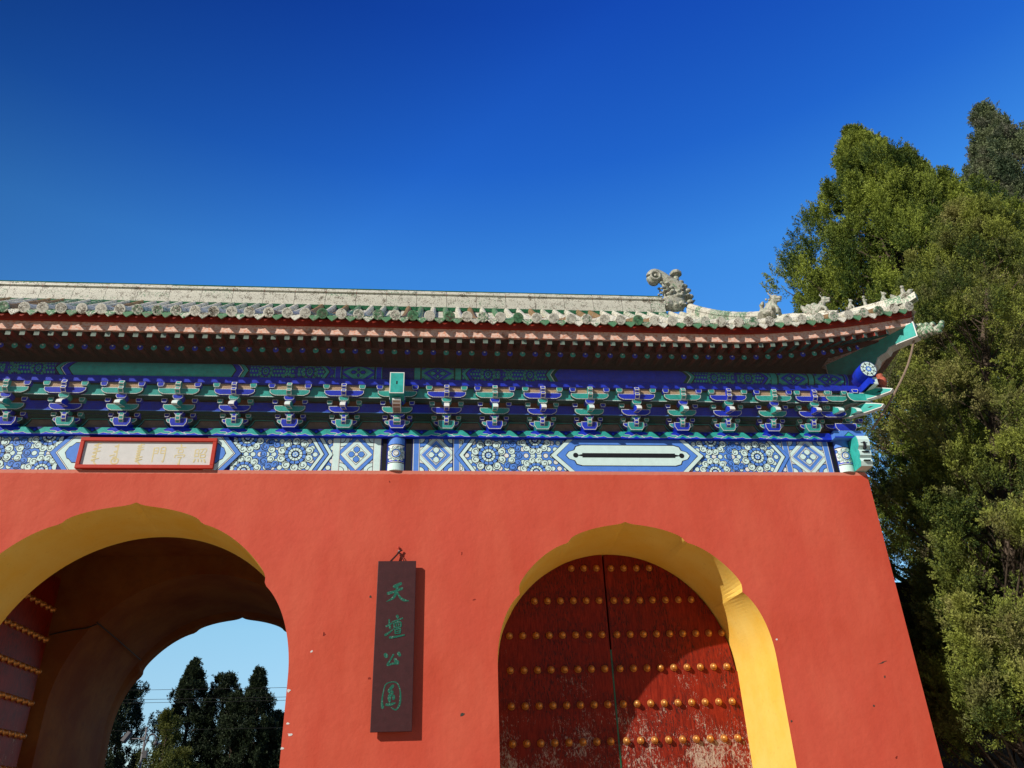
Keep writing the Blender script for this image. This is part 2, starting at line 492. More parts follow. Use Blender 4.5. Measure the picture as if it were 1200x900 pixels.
class Paint:
    """thin coats of paint built as fine inlaid shapes; fn(u,v,d) puts them on their surface"""
    def __init__(s, mb, fn, rect, step=.0012, strips=1):
        s.mb, s.fn, s.rect, s.step, s.strips, s.i = mb, fn, rect, step, strips, 0
    def poly(s, p, m, layer):
        s.i += 1
        d = layer * s.step + (s.i % 7) * s.step / 40
        x0, x1, y0, y1 = s.rect
        for k in range(s.strips):
            a = y0 + (y1 - y0) * k / s.strips; b = y0 + (y1 - y0) * (k + 1) / s.strips
            q = clip(p, x0, x1, a, b)
            if len(q) >= 3:
                pts = [Vector((u, v, 0)) for u, v in q]
                try: tr = tessellate_polygon([pts])
                except Exception: continue
                s.mb.add([s.fn(u, v, d) for u, v in q], tr, m)
    def rectf(s, a, b, c, d, m, layer): s.poly([(a, c), (b, c), (b, d), (a, d)], m, layer)
    def disc(s, c, r, m, layer, n=12, sy=1): s.poly([(c[0] + r * math.cos(2 * PI * k / n), c[1] + sy * r * math.sin(2 * PI * k / n)) for k in range(n)], m, layer)
    def ring(s, c, r0, r1, m, layer, a0=0, a1=2 * PI, n=12):
        for k in range(n):
            t0 = a0 + (a1 - a0) * k / n; t1 = a0 + (a1 - a0) * (k + 1) / n
            s.poly([(c[0] + r * math.cos(t), c[1] + r * math.sin(t)) for r, t in ((r0, t0), (r1, t0), (r1, t1), (r0, t1))], m, layer)
    def stroke(s, pts, ws, m, layer):
        s.poly(ribbon(pts, ws), m, layer)

def smoothpts(pts, n=5):
    out = []
    for i in range(len(pts) - 1):
        p0 = pts[max(i - 1, 0)]; p1 = pts[i]; p2 = pts[i + 1]; p3 = pts[min(i + 2, len(pts) - 1)]
        for k in range(n):
            t = k / n
            out.append(tuple(.5 * ((2 * b) + (-a + c) * t + (2 * a - 5 * b + 4 * c - d) * t * t + (-a + 3 * b - 3 * c + d) * t ** 3) for a, b, c, d in zip(p0, p1, p2, p3)))
    out.append(tuple(pts[-1])); return out
def ribbon(pts, ws, n=5):
    if not hasattr(ws, '__len__'): ws = [ws] * len(pts)
    q = smoothpts([(p[0], p[1], w) for p, w in zip(pts, ws)], n) if len(pts) > 2 else [(p[0], p[1], w) for p, w in zip(pts, ws)]
    L, R = [], []
    for i, (x, y, w) in enumerate(q):
        a = q[max(i - 1, 0)]; b = q[min(i + 1, len(q) - 1)]
        dx, dy = b[0] - a[0], b[1] - a[1]; l = math.hypot(dx, dy) or 1
        nx, ny = -dy / l, dx / l
        if i == 0: L += [(x - dx / l * w * .35 + nx * w * .25, y - dy / l * w * .35 + ny * w * .25)]; R += [(x - dx / l * w * .35 - nx * w * .25, y - dy / l * w * .35 - ny * w * .25)]
        L.append((x + nx * w / 2, y + ny * w / 2)); R.append((x - nx * w / 2, y - ny * w / 2))
        if i == len(q) - 1: L += [(x + dx / l * w * .35 + nx * w * .2, y + dy / l * w * .35 + ny * w * .2)]; R += [(x + dx / l * w * .35 - nx * w * .2, y + dy / l * w * .35 - ny * w * .2)]
    return L + R[::-1]
def inset(poly, d):
    n = len(poly); out = []
    A = sum(poly[i][0] * poly[(i + 1) % n][1] - poly[(i + 1) % n][0] * poly[i][1] for i in range(n))
    s = 1 if A > 0 else -1
    for i in range(n):
        p0, p1, p2 = poly[i - 1], poly[i], poly[(i + 1) % n]
        def nrm(a, b):
            dx, dy = b[0] - a[0], b[1] - a[1]; l = math.hypot(dx, dy) or 1
            return (-dy / l * s, dx / l * s)
        n1, n2 = nrm(p0, p1), nrm(p1, p2)
        bx, by = n1[0] + n2[0], n1[1] + n2[1]; k = (bx * n1[0] + by * n1[1]) or 1
        k = max(k, .5)
        out.append((p1[0] + bx / k * d, p1[1] + by / k * d))
    return out
XZ = lambda y0: (lambda u, v, d: (u, y0 - d, v))

# ------------------------------------------------------------------ ground
g = MB(); g.add([(-1500, -1500, -.004), (1500, -1500, -.004), (1500, 1500, -.004), (-1500, 1500, -.004)], [(0, 1, 2, 3)], 'earth')
tag(g.build('ground', 'earth', origin=(0, 0, 0)), kind='structure')
g = MB(); g.add([(-45, -40, 0), (45, -40, 0), (45, 0.0, 0), (-45, 0.0, 0)], [(0, 1, 2, 3)], 'paving')
g.add([(-3.2, 0, 0), (3.2, 0, 0), (3.2, 45, 0), (-3.2, 45, 0)], [(0, 1, 2, 3)], 'paving')
tag(g.build('pavement', 'paving', origin=(0, 0, 0)), kind='structure')

# ------------------------------------------------------------------ gatehouse: the masonry
gate = thing('gatehouse', 'red plastered gatehouse with arched passages, painted brackets and glazed tile roof', 'gatehouse', (0, 3.9, 0))
HW, HT, DEP = 11.71, 6.55, 7.8
A_SIDE = dict(cx=7.5, r=2.07, cz=3.58, cusps=((30.4, .095), (62.4, .065)), apex=.045)
A_MID = dict(cx=0.0, r=2.50, cz=3.46, cusps=((32.6, .09), (65.5, .06)), apex=.06)
def arch(cx, r, cz, cusps=None, apex=0, n=120):
    pts = [(cx + r, 0.0), (cx + r, 1.2), (cx + r, 2.4), (cx + r, cz - .3)]
    for i in range(n + 1):
        a = 180.0 * i / n; rr = r
        if cusps:
            for ca, dp in cusps:
                for c2 in (ca, 180 - ca):
                    d = (a - c2) * (1 if c2 < 90 else -1)       # sharper on the upper side, a hook
                    rr -= dp * math.exp(-abs(d) / (1.6 if d > 0 else 6.5))
            rr += apex * math.exp(-abs(a - 90) / 2.2)
        t = math.radians(a); pts.append((cx + rr * math.cos(t), cz + rr * math.sin(t)))
    pts += [(cx - r, cz - .3), (cx - r, 2.4), (cx - r, 1.2), (cx - r, 0.0)]
    return pts
sideL = dict(A_SIDE, cx=-7.5)
def holes_face(mb, fn, outer, holes, m):
    """face with arch notches rising from the ground line"""
    poly = [outer[0]]
    for h in sorted(holes, key=lambda h: h[0][0]): poly += [p for p in h[::-1]]
    poly += outer[1:]
    tr = tessellate_polygon([[Vector((u, v, 0)) for u, v in poly]])
    mb.add([fn(u, v, 0) for u, v in poly], tr, m)
w = MB()
outer = [(-HW, 0), (HW, 0), (HW, HT - .03), (HW - .03, HT), (-HW + .03, HT), (-HW, HT - .03)]
holes_face(w, XZ(0), outer, [arch(**sideL), arch(**A_MID), arch(**A_SIDE)], 'plaster')
holes_face(w, XZ(DEP), outer, [arch(**A_MID)], 'plaster')
w.add([(HW, 0, 0), (HW, DEP, 0), (HW, DEP, HT - .03), (HW, 0, HT - .03)], [(0, 1, 2, 3)], 'plaster')
w.add([(-HW, 0, 0), (-HW, DEP, 0), (-HW, DEP, HT - .03), (-HW, 0, HT - .03)], [(0, 1, 2, 3)], 'plaster')
w.add([(-HW, 0, HT - .03), (-HW, DEP, HT - .03), (-HW + .03, DEP, HT), (-HW + .03, 0, HT)], [(0, 1, 2, 3)], 'plaster')
w.add([(HW, 0, HT - .03), (HW, DEP, HT - .03), (HW - .03, DEP, HT), (HW - .03, 0, HT)], [(0, 1, 2, 3)], 'plaster')
w.add([(-HW + .03, 0, HT), (HW - .03, 0, HT), (HW - .03, DEP, HT), (-HW + .03, DEP, HT)], [(0, 1, 2, 3)], 'plaster')
w.build('masonry_wall', 'plaster', gate)
def lining(prof, prof_b, y0, y1, m='yellow', steps=(0, .12, .45, 1)):
    b = MB(); n = len(prof)
    for k in range(len(steps) - 1):
        def P_(t, y):
            return [((1 - t) * a[0] + t * c[0], y, (1 - t) * a[1] + t * c[1]) for a, c in zip(prof, prof_b)]
        t0, t1 = steps[k], steps[k + 1]
        bl = lambda t: min(1, t * 1.6)
        v = P_(bl(t0), y0 + (y1 - y0) * t0) + P_(bl(t1), y0 + (y1 - y0) * t1)
        b.add(v, [(i, i + 1, n + i + 1, n + i) for i in range(n - 1)], m)
    return b
RD = 1.5
for a in (A_SIDE, sideL):
    lining(arch(**a), arch(a['cx'], 1.99, 3.62), 0, RD + .2).build('arch_lining', 'yellow', gate, label='sunlit yellow arch lining round the shut doors')
lining(arch(**A_MID), arch(0, 2.49, 3.47), 0, RD).build('arch_lining', 'yellow', gate, label='yellow arch lining of the open middle passage')
# the chamber that takes the open doors, and the long rear vault
CH = 2.78; CT = 6.50; YB = 4.4
c = MB()
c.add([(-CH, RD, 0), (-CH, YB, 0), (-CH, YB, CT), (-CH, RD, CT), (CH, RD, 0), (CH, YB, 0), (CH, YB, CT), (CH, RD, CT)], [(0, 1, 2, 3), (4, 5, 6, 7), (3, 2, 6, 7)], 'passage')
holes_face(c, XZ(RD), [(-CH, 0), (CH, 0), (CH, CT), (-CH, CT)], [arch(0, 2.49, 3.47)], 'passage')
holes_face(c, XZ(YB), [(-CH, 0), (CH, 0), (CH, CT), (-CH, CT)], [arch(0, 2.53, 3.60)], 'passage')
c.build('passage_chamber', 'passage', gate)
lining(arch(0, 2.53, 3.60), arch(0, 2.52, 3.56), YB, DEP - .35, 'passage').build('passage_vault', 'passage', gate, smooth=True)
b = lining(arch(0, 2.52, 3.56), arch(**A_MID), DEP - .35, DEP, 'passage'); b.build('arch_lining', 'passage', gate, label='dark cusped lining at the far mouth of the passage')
cb = MB()
cb.tube([(-2.74, 4.36, 4.98), (-2.4, 4.375, 5.06), (-2.1, 4.38, 5.10), (-1.93, 4.385, 5.17)], .012, 'wire', 6)
cb.tube([(-1.93, 4.39, 5.20), (-1.95, 5.6, 5.13), (-2.0, 7.4, 5.02)], .010, 'wire', 6)
cb.build('cable', 'wire', gate)
pp = MB(); pp.tube([(1.02, 3.2, 6.5), (1.02, 3.2, 6.03), (1.06, 3.2, 5.98)], .018, 'wire', 6); pp.build('hanging_rod', 'wire', gate)

# doors
STUDZ = [5.37, 4.82, 4.26, 3.72, 3.18, 2.64, 2.10, 1.56, 1.02]
def stud_mesh(c, axis, mb):
    mb.lathe(c, axis, [(0, .056), (.012, .060), (.020, .052), (.030, .044), (.055, .043), (.072, .034), (.083, .018), (.087, .001)], 'gold', 12)
def leaf_poly(x0, x1, cx, r, cz):
    pts = [(x0, .05), (x1, .05)]
    n = 40
    xs = [x1 + (x0 - x1) * i / n for i in range(n + 1)]
    for x in xs:
        q = r * r - (x - cx) ** 2
        pts.append((x, cz + (math.sqrt(q) if q > 0 else 0)))
    return pts
proto_stud = None
for cx in (7.5, -7.5):
    gap = cx - .09
    for k, (x0, x1) in enumerate(((cx - 2.02, gap - .016), (gap + .016, cx + 2.02))):
        lf = MB(); yy = RD if k else RD - .015
        lf.prism(leaf_poly(x0, x1, cx - .02, 1.975, 3.645), XZ(yy + .12), 0, .12, 'door')
        leaf = lf.build('door_leaf', 'door', gate, bevel=.006, label='scuffed red door leaf right of the gap' if k else 'darker red door leaf left of the gap')
        if k:
            bt = MB(); bt.box(gap - .012, gap + .012, yy - .012, yy + .0, .06, 4.02, 'green'); bt.build('meeting_strip', 'green', leaf, label='thin green strip down the gap between the doors')
        if cx > 0:
            for iz, z in enumerate(STUDZ[:6]):
                for j in range(9 if k else 8):
                    x = (gap + .125 + .2235 * j) if k else (gap - .13 - .2195 * j)
                    if (x - cx) ** 2 + max(0, z - 3.645) ** 2 > 1.93 ** 2: continue
                    if k == 0 and iz == 0 and j == 0: pass
                    if proto_stud is None:
                        s_ = MB(); stud_mesh((x, yy - .0, z), (0, -1, 0), s_)
                        proto_stud = s_.build('stud', 'gold', leaf, smooth=True)
                        WORLD[proto_stud] = WORLD[proto_stud]; base_xyz = Vector((x, yy, z))
                    else:
                        copy_tree(proto_stud, Vector((x, yy, z)) - base_xyz, leaf)
            lo = MB()
            for z in STUDZ[6:]:
                for j in range(9 if k else 8):
                    x = (gap + .125 + .2235 * j) if k else (gap - .13 - .2195 * j)
                    stud_mesh((x, yy, z), (0, -1, 0), lo)
            tag(lo.build('studs', 'gold', leaf, smooth=True), kind='stuff')
# open leaves of the middle passage, folded back along the chamber walls
for sgn in (-1, 1):
    lf = MB(); X = sgn * 2.66
    prof = [(1.62, .05), (4.10, .05)] + [(1.62 + 2.48 * (1 - i / 30), 3.5 + 2.47 * math.sqrt(max(0, 1 - (i / 30) ** 2))) for i in range(31)]
    lf.prism(prof, lambda u, v, d: (X + sgn * d, u, v), 0, .10, 'door')
    leaf = lf.build('door_leaf', 'door', gate, bevel=.006, label='open door leaf folded back in the shade of the passage')
    st = MB()
    for z in STUDZ:
        for j in range(11):
            y = 4.02 - .22 * j
            q = 1 - ((4.10 - y) / 2.48) ** 2
            if z < 3.5 + 2.47 * math.sqrt(max(q, 0)) - .08 and y > 1.68: stud_mesh((X, y, z), (-sgn, 0, 0), st)
    tag(st.build('studs', 'gold', leaf, smooth=True), kind='stuff')

# flaked patches on the arch edges
for (x, z, r, m) in ((2.525, 3.28, .03, 'panel'), (2.60, 2.72, .026, 'panel'), (2.56, 2.86, .018, 'panel'), (2.51, 2.55, .02, 'panel')):
    pts = [(x + r * random.uniform(.4, 1.3) * math.cos(t) * 1.5, z + r * random.uniform(.4, 1.1) * math.sin(t)) for t in np.linspace(0, 2 * PI, 9)[:-1]]
    fl = MB(); fl.prism(pts, XZ(0), .0005, .003, m); fl.build('flaked_patch', 'panel', gate)

for (x, z, w_, h_, m) in ((11.19, 3.50, .085, .012, 'groove_shade_scratch'), (11.17, 3.30, .02, .02, 'groove_shade_scratch'), (9.62, 3.86, .02, .018, 'panel'), (9.62, 2.72, .018, .02, 'groove_shade_scratch'), (3.58, 4.56, .02, .028, 'groove_shade_scratch'), (3.62, 3.42, .028, .026, 'redpaint'), (4.92, 2.92, .035, .022, 'groove_shade_scratch'), (2.80, 3.80, .02, .02, 'panel'), (4.92, 5.2, .012, .03, 'redpaint'), (5.1, 4.5, .03, .01, 'redpaint'), (10.9, 2.9, .02, .02, 'groove_shade_scratch')):
    pts = [(x + w_ * random.uniform(.5, 1.2) * math.cos(t), z + h_ * random.uniform(.4, 1.2) * math.sin(t) + w_ * .25 * math.cos(t)) for t in np.linspace(0, 2 * PI, 9)[:-1]]
    fl = MB(); fl.prism(pts, XZ(0), .0005, .002, m); fl.build('plaster_scratch', m, gate)

# ------------------------------------------------------------------ painted lintel
L0, L1 = 6.552, 7.118
H = L1 - L0; LM = (L0 + L1) / 2
YL = .03
lb = MB(); lb.box(-11.30, 11.30, YL, .35, L0, L1, 'dkblue')
lintel = lb.build('lintel', ['dkblue'], gate)
LM_MATS = ['pale', 'ltblue', 'black', 'white', 'blue', 'teal', 'dkteal', 'dkblue']
def curl(p, c, r, col, ang, lay, other):
    p.disc(c, r, 'black' if lay < 20 else other, lay, 12)
    p.disc(c, r * .86, col, lay + 1, 12)
    pts = []
    for k in range(9):
        t = ang + k * .62; rr = r * (.70 - .062 * k)
        pts.append((c[0] + rr * math.cos(t), c[1] + rr * math.sin(t)))
    p.stroke(pts, [r * .16] * 9, other, lay + 2)
def rosette(p, c, R, PA, PB, K, n=10):
    """PA outer curl colour, PB ring colour"""
    p.disc(c, R * .66, K, 2, 24)
    for k in range(n):
        a = 2 * PI * (k + .5) / n
        curl(p, (c[0] + R * .80 * math.cos(a), c[1] + R * .80 * math.sin(a)), R * .245, PA, a + PI, 3, K)
    m = 12
    for k in range(m):
        a0 = 2 * PI * k / m + .05; a1 = 2 * PI * (k + 1) / m - .05
        p.ring(c, R * .42, R * .58, PB, 6, a0, a1, 2)
        p.ring(c, R * .24, R * .38, PA, 6, a0, a1, 2)
    p.disc(c, R * .20, K, 6, 12); p.disc(c, R * .17, PB, 7, 12)
    for k in range(5):
        a = 2 * PI * k / 5; p.disc((c[0] + R * .1 * math.cos(a), c[1] + R * .1 * math.sin(a)), R * .05, PA, 8, 6)
class Frieze:
    def __init__(s, mb, fn, zlo, zhi, pal, strips=1, step=.0012):
        s.p = None; s.mb, s.fn, s.zlo, s.zhi, s.pal, s.strips, s.step = mb, fn, zlo, zhi, pal, strips, step
        s.H = zhi - zlo; s.M = (zlo + zhi) / 2
    def P(s, x0, x1): return Paint(s.mb, s.fn, (min(x0, x1), max(x0, x1), s.zlo, s.zhi), s.step, s.strips)
    def field(s, x0, x1, m, layer=0): s.P(x0, x1).rectf(x0, x1, s.zlo, s.zhi, m, layer)
    def stripe(s, x0, x1, m):
        p = s.P(x0, x1); W, B, K, Wh = s.pal
        p.rectf(x0, x1, s.zlo, s.zhi, K, 1); e = .012
        p.rectf(x0 + e * .7, x1 - e * .7, s.zlo, s.zhi, Wh, 2)
        p.rectf(x0 + e * 1.6, x1 - e * 1.6, s.zlo, s.zhi, m, 3)
    def diamond(s, x0, x1, variant):
        W, B, K, Wh = s.pal
        o, i, f = (B, W, B) if variant == 'A' else (W, B, W)
        p = s.P(x0, x1); c = ((x0 + x1) / 2, s.M); hw = (x1 - x0) / 2; hh = s.H / 2
        p.rectf(x0, x1, s.zlo, s.zhi, Wh, 1)
        for sx in (-1, 1):
            for sy in (-1, 1):
                q = (c[0] + sx * hw, c[1] + sy * hh); r = min(hw, hh)
                p.disc(q, r * .58, K, 2, 16); p.disc(q, r * .54, i if variant == 'A' else B, 3, 16)
                p.disc(q, r * .32, K, 4, 12); p.disc(q, r * .28, W, 5, 12)
        def dm(k, m, l): p.poly([(c[0] - hw * k, c[1]), (c[0], c[1] - hh * k), (c[0] + hw * k, c[1]), (c[0], c[1] + hh * k)], m, l)
        dm(1.28, K, 6); dm(1.25, o, 7); dm(.98, K, 8); dm(.955, Wh, 9); dm(.90, i, 10)
        dm(.66, K, 11); dm(.63, Wh, 12); dm(.57, (W if variant == 'A' else B), 12.6)
        r = min(hw, hh) * .20
        for k in range(4):
            a = PI / 2 * k
            pt = [(c[0] + math.cos(a) * t * hw * .46 + math.sin(a) * u * r, c[1] + math.sin(a) * t * hh * .46 - math.cos(a) * u * r) for t, u in ((.12, 0), (.5, 1.0), (.85, 1.0), (1.15, 0), (.85, -1.0), (.5, -1.0))]
            p.poly(pt, K, 14); p.poly(inset(pt, .008), f, 15)
        p.disc(c, r * .62, K, 16, 12); p.disc(c, r * .5, Wh if variant == 'A' else B, 17, 12)
    def chevron(s, x, d, cols, tip=.30, w=.075):
        """bands pointing along d (+1 right); x is where the first band meets the edges"""
        W, B, K, Wh = s.pal
        for j, m in enumerate(cols):
            a = x + d * (-j) * w
            for ww, mm, l in ((w, K, 9), (w - .012, m, 10)):
                off = d * (w - ww) / 2
                a0, a1 = a - off, a - d * ww - off * 0
                pts = [(a0, s.zlo), (a0 + d * tip, s.M), (a0, s.zhi), (a1, s.zhi), (a1 + d * tip, s.M), (a1, s.zlo)]
                p = Paint(s.mb, s.fn, (-99, 99, s.zlo, s.zhi), s.step, s.strips); p.poly(pts, mm, l + j * .1)
    def florets(s, x0, x1, start, end, extra=()):
        W, B, K, Wh = s.pal
        p = s.P(x0, x1); R = s.H * .50; H_ = s.H
        p.rectf(x0, x1, s.zlo, s.zhi, B, 0.5)
        d = 1 if end > start else -1
        # small filler curls
        n = int((x1 - x0) / (H_ * .19)) + 1
        for i in range(n + 1):
            for j in range(5):
                c = (x0 + (i + .5 * (j % 2)) * H_ * .19, s.zlo + (j + .5) * H_ / 5)
                p.disc(c, H_ * .085, K, 1, 8); p.disc(c, H_ * .068, W if (i + j) % 3 else Wh, 1.5, 8)
        full = start; mid = start + d * H_ * .68; half = start + d * H_ * 1.36
        # S curls in the other colour
        for (u, v, r, a) in ((-.18, .30, .11, 0), (.03, .36, .12, 1), (.20, .22, .11, 2), (.24, 0, .10, 2.6), (.20, -.22, .11, 3), (.03, -.36, .12, 4), (-.18, -.30, .11, 5), (-.02, .14, .11, 1), (-.02, -.14, .11, 4)):
            curl(p, (mid + d * u * H_ * .8, s.M + v * H_), r * H_, B if abs(v) > .2 or u > .1 else W, a, 3, K)
        rosette(p, (full, s.M), R, W, B, K)
        for sy in (-1, 1): rosette(p, (half, s.M + sy * H_ / 2), R * .92, W, B, K, 12)
        for e in extra: rosette(p, (e, s.M), R * .9, W, B, K)
fz = MB()
LP = ('pale', 'ltblue', 'black', 'white')
FR = Frieze(fz, XZ(YL - .001), L0, L1, LP)
def side_bay(F, S, field_m, band, tone):
    """S: +1 right bay, -1 left bay"""
    X = lambda a: S * a
    def st(a, b, m): F.stripe(min(X(a), X(b)), max(X(a), X(b)), m)
    def dia(a, b, v): F.diamond(min(X(a), X(b)), max(X(a), X(b)), v)
    W, B, K, Wh = F.pal
    st(4.13, 4.25, B); dia(4.25, 4.77, 'B'); st(4.78, 4.90, B)
    F.florets(min(X(4.90), X(6.62)), max(X(4.90), X(6.62)), X(5.36), X(6.3))
    F.florets(min(X(8.70), X(10.34)), max(X(8.70), X(10.34)), X(9.88), X(8.9))
    F.chevron(X(5.00), -S, (B, W), .20, .08); F.field(min(X(4.90), X(4.96)), max(X(4.90), X(4.96)), W, 1)
    F.chevron(X(10.24), S, (B, W), .20, .08)
    st(10.34, 10.46, B); dia(10.46, 11.05, 'B'); st(11.05, 11.17, B)
    # long cartouche
    p = Paint(F.mb, F.fn, (-99, 99, F.zlo, F.zhi), F.step, F.strips)
    def hexa(a, b, t, h, m, l):
        pts = [(X(a), F.M), (X(a + t), F.M - h), (X(b - t), F.M - h), (X(b), F.M), (X(b - t), F.M + h), (X(a + t), F.M + h)]
        p.poly(pts, m, l)
    h2 = F.H / 2
    hexa(6.36, 8.96, .30, h2, K, 20); hexa(6.38, 8.94, .30, h2 + .01, W, 21)
    hexa(6.47, 8.85, .29, h2, K, 22); hexa(6.485, 8.835, .29, h2 + .01, B if field_m != 'dkb' else B, 23)
    if F.H > .4:
        def cart(k, m, l):
            a, b = 6.62 + k, 8.72 - k; hh = h2 * .68 - k
            e = .06
            pts = [(a, 0), (a + .05, hh * .35), (a + .14, hh * .5), (a + .17, hh * .85), (a + .26, hh), (b - .26, hh), (b - .17, hh * .85), (b - .14, hh * .5), (b - .05, hh * .35), (b, 0)]
            pts += [(x, -y) for x, y in pts[-2:0:-1]]
            p.poly([(X(x), F.M + y) for x, y in pts], m, l)
        cart(0, K, 24); cart(.014, W, 25)
        p.rectf(min(X(6.90), X(8.46)), max(X(6.90), X(8.46)), F.M - .04, F.M + .04, K, 26)
        for q in (6.79, 8.57):
            p.disc((X(q), F.M), .045, K, 26.3, 12)
            p.poly([(X(q), F.M), (X(q + (.11 if q < 7 else -.11)), F.M + .02), (X(q + (.11 if q < 7 else -.11)), F.M - .02)], K, 26.6)
def mid_bay(F, big=True):
    W, B, K, Wh = F.pal
    for S in (-1, 1):
        X = lambda a: S * a
        def st(a, b, m): F.stripe(min(X(a), X(b)), max(X(a), X(b)), m)
        st(3.50, 3.63, W); F.diamond(min(X(2.98), X(3.50)), max(X(2.98), X(3.50)), 'A'); st(2.85, 2.98, W)
        F.florets(min(X(1.3), X(2.86)), max(X(1.3), X(2.86)), X(2.28), X(1.4))
        F.chevron(X(2.70), S, (W, B, W), .17, .07)
        p = Paint(F.mb, F.fn, (min(X(.9), X(1.8)), max(X(.9), X(1.8)), F.zlo, F.zhi), F.step, F.strips)
        h2 = F.H / 2
        for o, m, l in ((.40, K, 20), (.388, B, 21), (.31, K, 22), (.30, Wh, 22.5), (.285, K, 23), (.275, W, 24)):
            p.poly([(X(1.05 + o), F.M), (X(1.05 + o - .24), F.M + h2 + .01), (X(.8), F.M + h2 + .01), (X(.8), F.M - h2 - .01), (X(1.05 + o - .24), F.M - h2 - .01)], m, l)
        if big:
            for k, m, l in ((0, K, 25), (.014, B, 26)):
                pts = [(1.0, h2 * .62 - k), (1.08, h2 * .62 - k), (1.13, h2 * .42 - k), (1.17, h2 * .35 - k), (1.215 - k, 0)]
                pts += [(x, -y) for x, y in pts[-2::-1]]
                p.poly([(X(x), F.M + y) for x, y in pts], m, l)
side_bay(FR, 1, 'W', None, None); side_bay(FR, -1, 'W', None, None); mid_bay(FR)
fz.build('painted_lintel_frieze', LM_MATS, gate, label='blue and mint painted frieze of rosettes, diamonds and cartouches')
for S in (-1, 1):
    for a, b in ((3.64, 3.715), (4.02, 4.12), (11.18, 11.25)): bk = MB(); bk.box(min(S * a, S * b), max(S * a, S * b), YL - .002, YL + .1, L0, L1, 'blackgap'); bk.build('black_gap_strip', 'blackgap', gate)  # black strip paints the darkness of the gap beside the column

# columns with painted sleeves
def column(x, r=.145):
    c = MB(); c.lathe((x, .10, 0), (0, 0, 1), [(L0, r), (L1, r)], 'white', 28)
    o = c.build('column', ['white'], gate, smooth=False)
    d = MB()
    fn = lambda u, v, dd: (x + (r + .002 + dd) * math.sin(u / r), .10 - (r + .002 + dd) * math.cos(u / r), v)
    P = Paint(d, fn, (-.22, .22, L0, L1), .001)
    def band(a, b, m, l):
        for k in range(14):
            u0 = -.22 + .44 * k / 14; u1 = -.22 + .44 * (k + 1) / 14
            P.rectf(u0, u1, a, b, m, l)
    band(L1 - .12, L1, 'ltblue', 1); band(L1 - .135, L1 - .12, 'black', 1.5); band(L0 + .12, L0 + .135, 'black', 1.5); band(L0, L0 + .12, 'pale', 1)
    band(L0 + .135, L1 - .135, 'white', 1); band(L0 + .145, L0 + .165, 'blue', 2)
    c0 = (0, LM)
    for k in range(10):
        a = 2 * PI * k / 10
        curl(P, (.115 * math.cos(a), LM + .105 * math.sin(a)), .034, 'pale', a, 3, 'black')
    for sx in (-1, 1):
        for sy in (-1, 1): curl(P, (sx * .15, LM + sy * .10), .035, 'ltblue', 0, 3, 'black')
    P.disc(c0, .075, 'black', 6, 16); P.disc(c0, .068, 'ltblue', 7, 16); P.disc(c0, .04, 'black', 8, 12); P.disc(c0, .034, 'white', 9, 12)
    d.build('painted_sleeve', ['ltblue', 'black', 'pale', 'white', 'blue'], o)
for x in (3.87, -3.87, 11.40, -11.40): column(x)
# lintel end of the side wall passing the corner column (carved nose)
for S in (1, -1):
    nz = MB()
    prof = [(.1, L0 + .02), (-.22, L0 + .02), (-.25, L0 + .10), (-.23, L0 + .16), (-.27, L0 + .20), (-.27, L0 + .28), (-.24, L0 + .31), (-.30, L0 + .36), (-.31, L1 - .10), (-.28, L1 - .02), (.1, L1 - .02)]
    fnx = lambda u, v, d: (S * (11.52 + d), u, v)
    nz.prism(prof, fnx, 0, .20, 'teal', 'pale')
    nz.prism(inset(prof, -.0), lambda u, v, d: (S * (11.52 + d), u, v), -.001, -.0015, 'teal')
    for k in range(3): nz.box(min(S * 11.56, S * 11.68), max(S * 11.56, S * 11.68), -.285 - .012 * k, -.25, L0 + .10 + .15 * k, L0 + .115 + .15 * k, 'black')
    nz.box(min(S * 11.60, S * 11.64), max(S * 11.60, S * 11.64), -.322, -.26, L0 + .30, L1 - .14, 'black')
    nz.build('carved_lintel_end', ['teal', 'pale', 'black'], gate, bevel=.006)
    cap = MB(); cap.box(min(S * 11.22, S * 11.74), max(S * 11.22, S * 11.74), -.16, .2, L1 + .002, 7.245, 'ltblue')
    PP = Paint(cap, XZ(-.161), (-99, 99, L1, 7.245), .001)
    PP.rectf(min(S * 11.22, S * 11.74), max(S * 11.22, S * 11.74), L1, L1 + .02, 'blue', 1)
    PP.poly([(S * 11.38, L1 + .025), (S * 11.48, 7.23), (S * 11.58, L1 + .025)], 'black', 2); PP.poly([(S * 11.40, L1 + .03), (S * 11.48, 7.215), (S * 11.56, L1 + .03)], 'teal', 3)
    cap.build('corner_cap_board', ['ltblue', 'blue', 'black', 'teal'], gate)
sl = MB()
for S in (-1, 1): sl.box(min(S * 11.56, S * 11.705), max(S * 11.56, S * 11.705), .36, 7.5, L0, L1, 'dkblue')
sl.box(-11.3, 11.3, 7.45, 7.75, L0, L1, 'dkblue')
sl.build('lintel', ['dkblue'], gate, label='plain dark lintels along the sides and back')

# ------------------------------------------------------------------ bracket layout
BX = []
S1, S2 = .862, .79
for k in range(4): BX.append((.5 + k) * S1)
BLUE = [0, 1, 0, 1]                                   # arm colour, 1 = blue
BX.append(3.87); BLUE.append(2)
for j in range(1, 9): BX.append(3.879 + S2 * j); BLUE.append(j % 2)
BX.append(3.879 + S2 * 9 - .08); BLUE.append(1)
allb = [(x, c) for x, c in zip(BX, BLUE)] + [(-x, c) for x, c in zip(BX, BLUE)]
allb.sort()
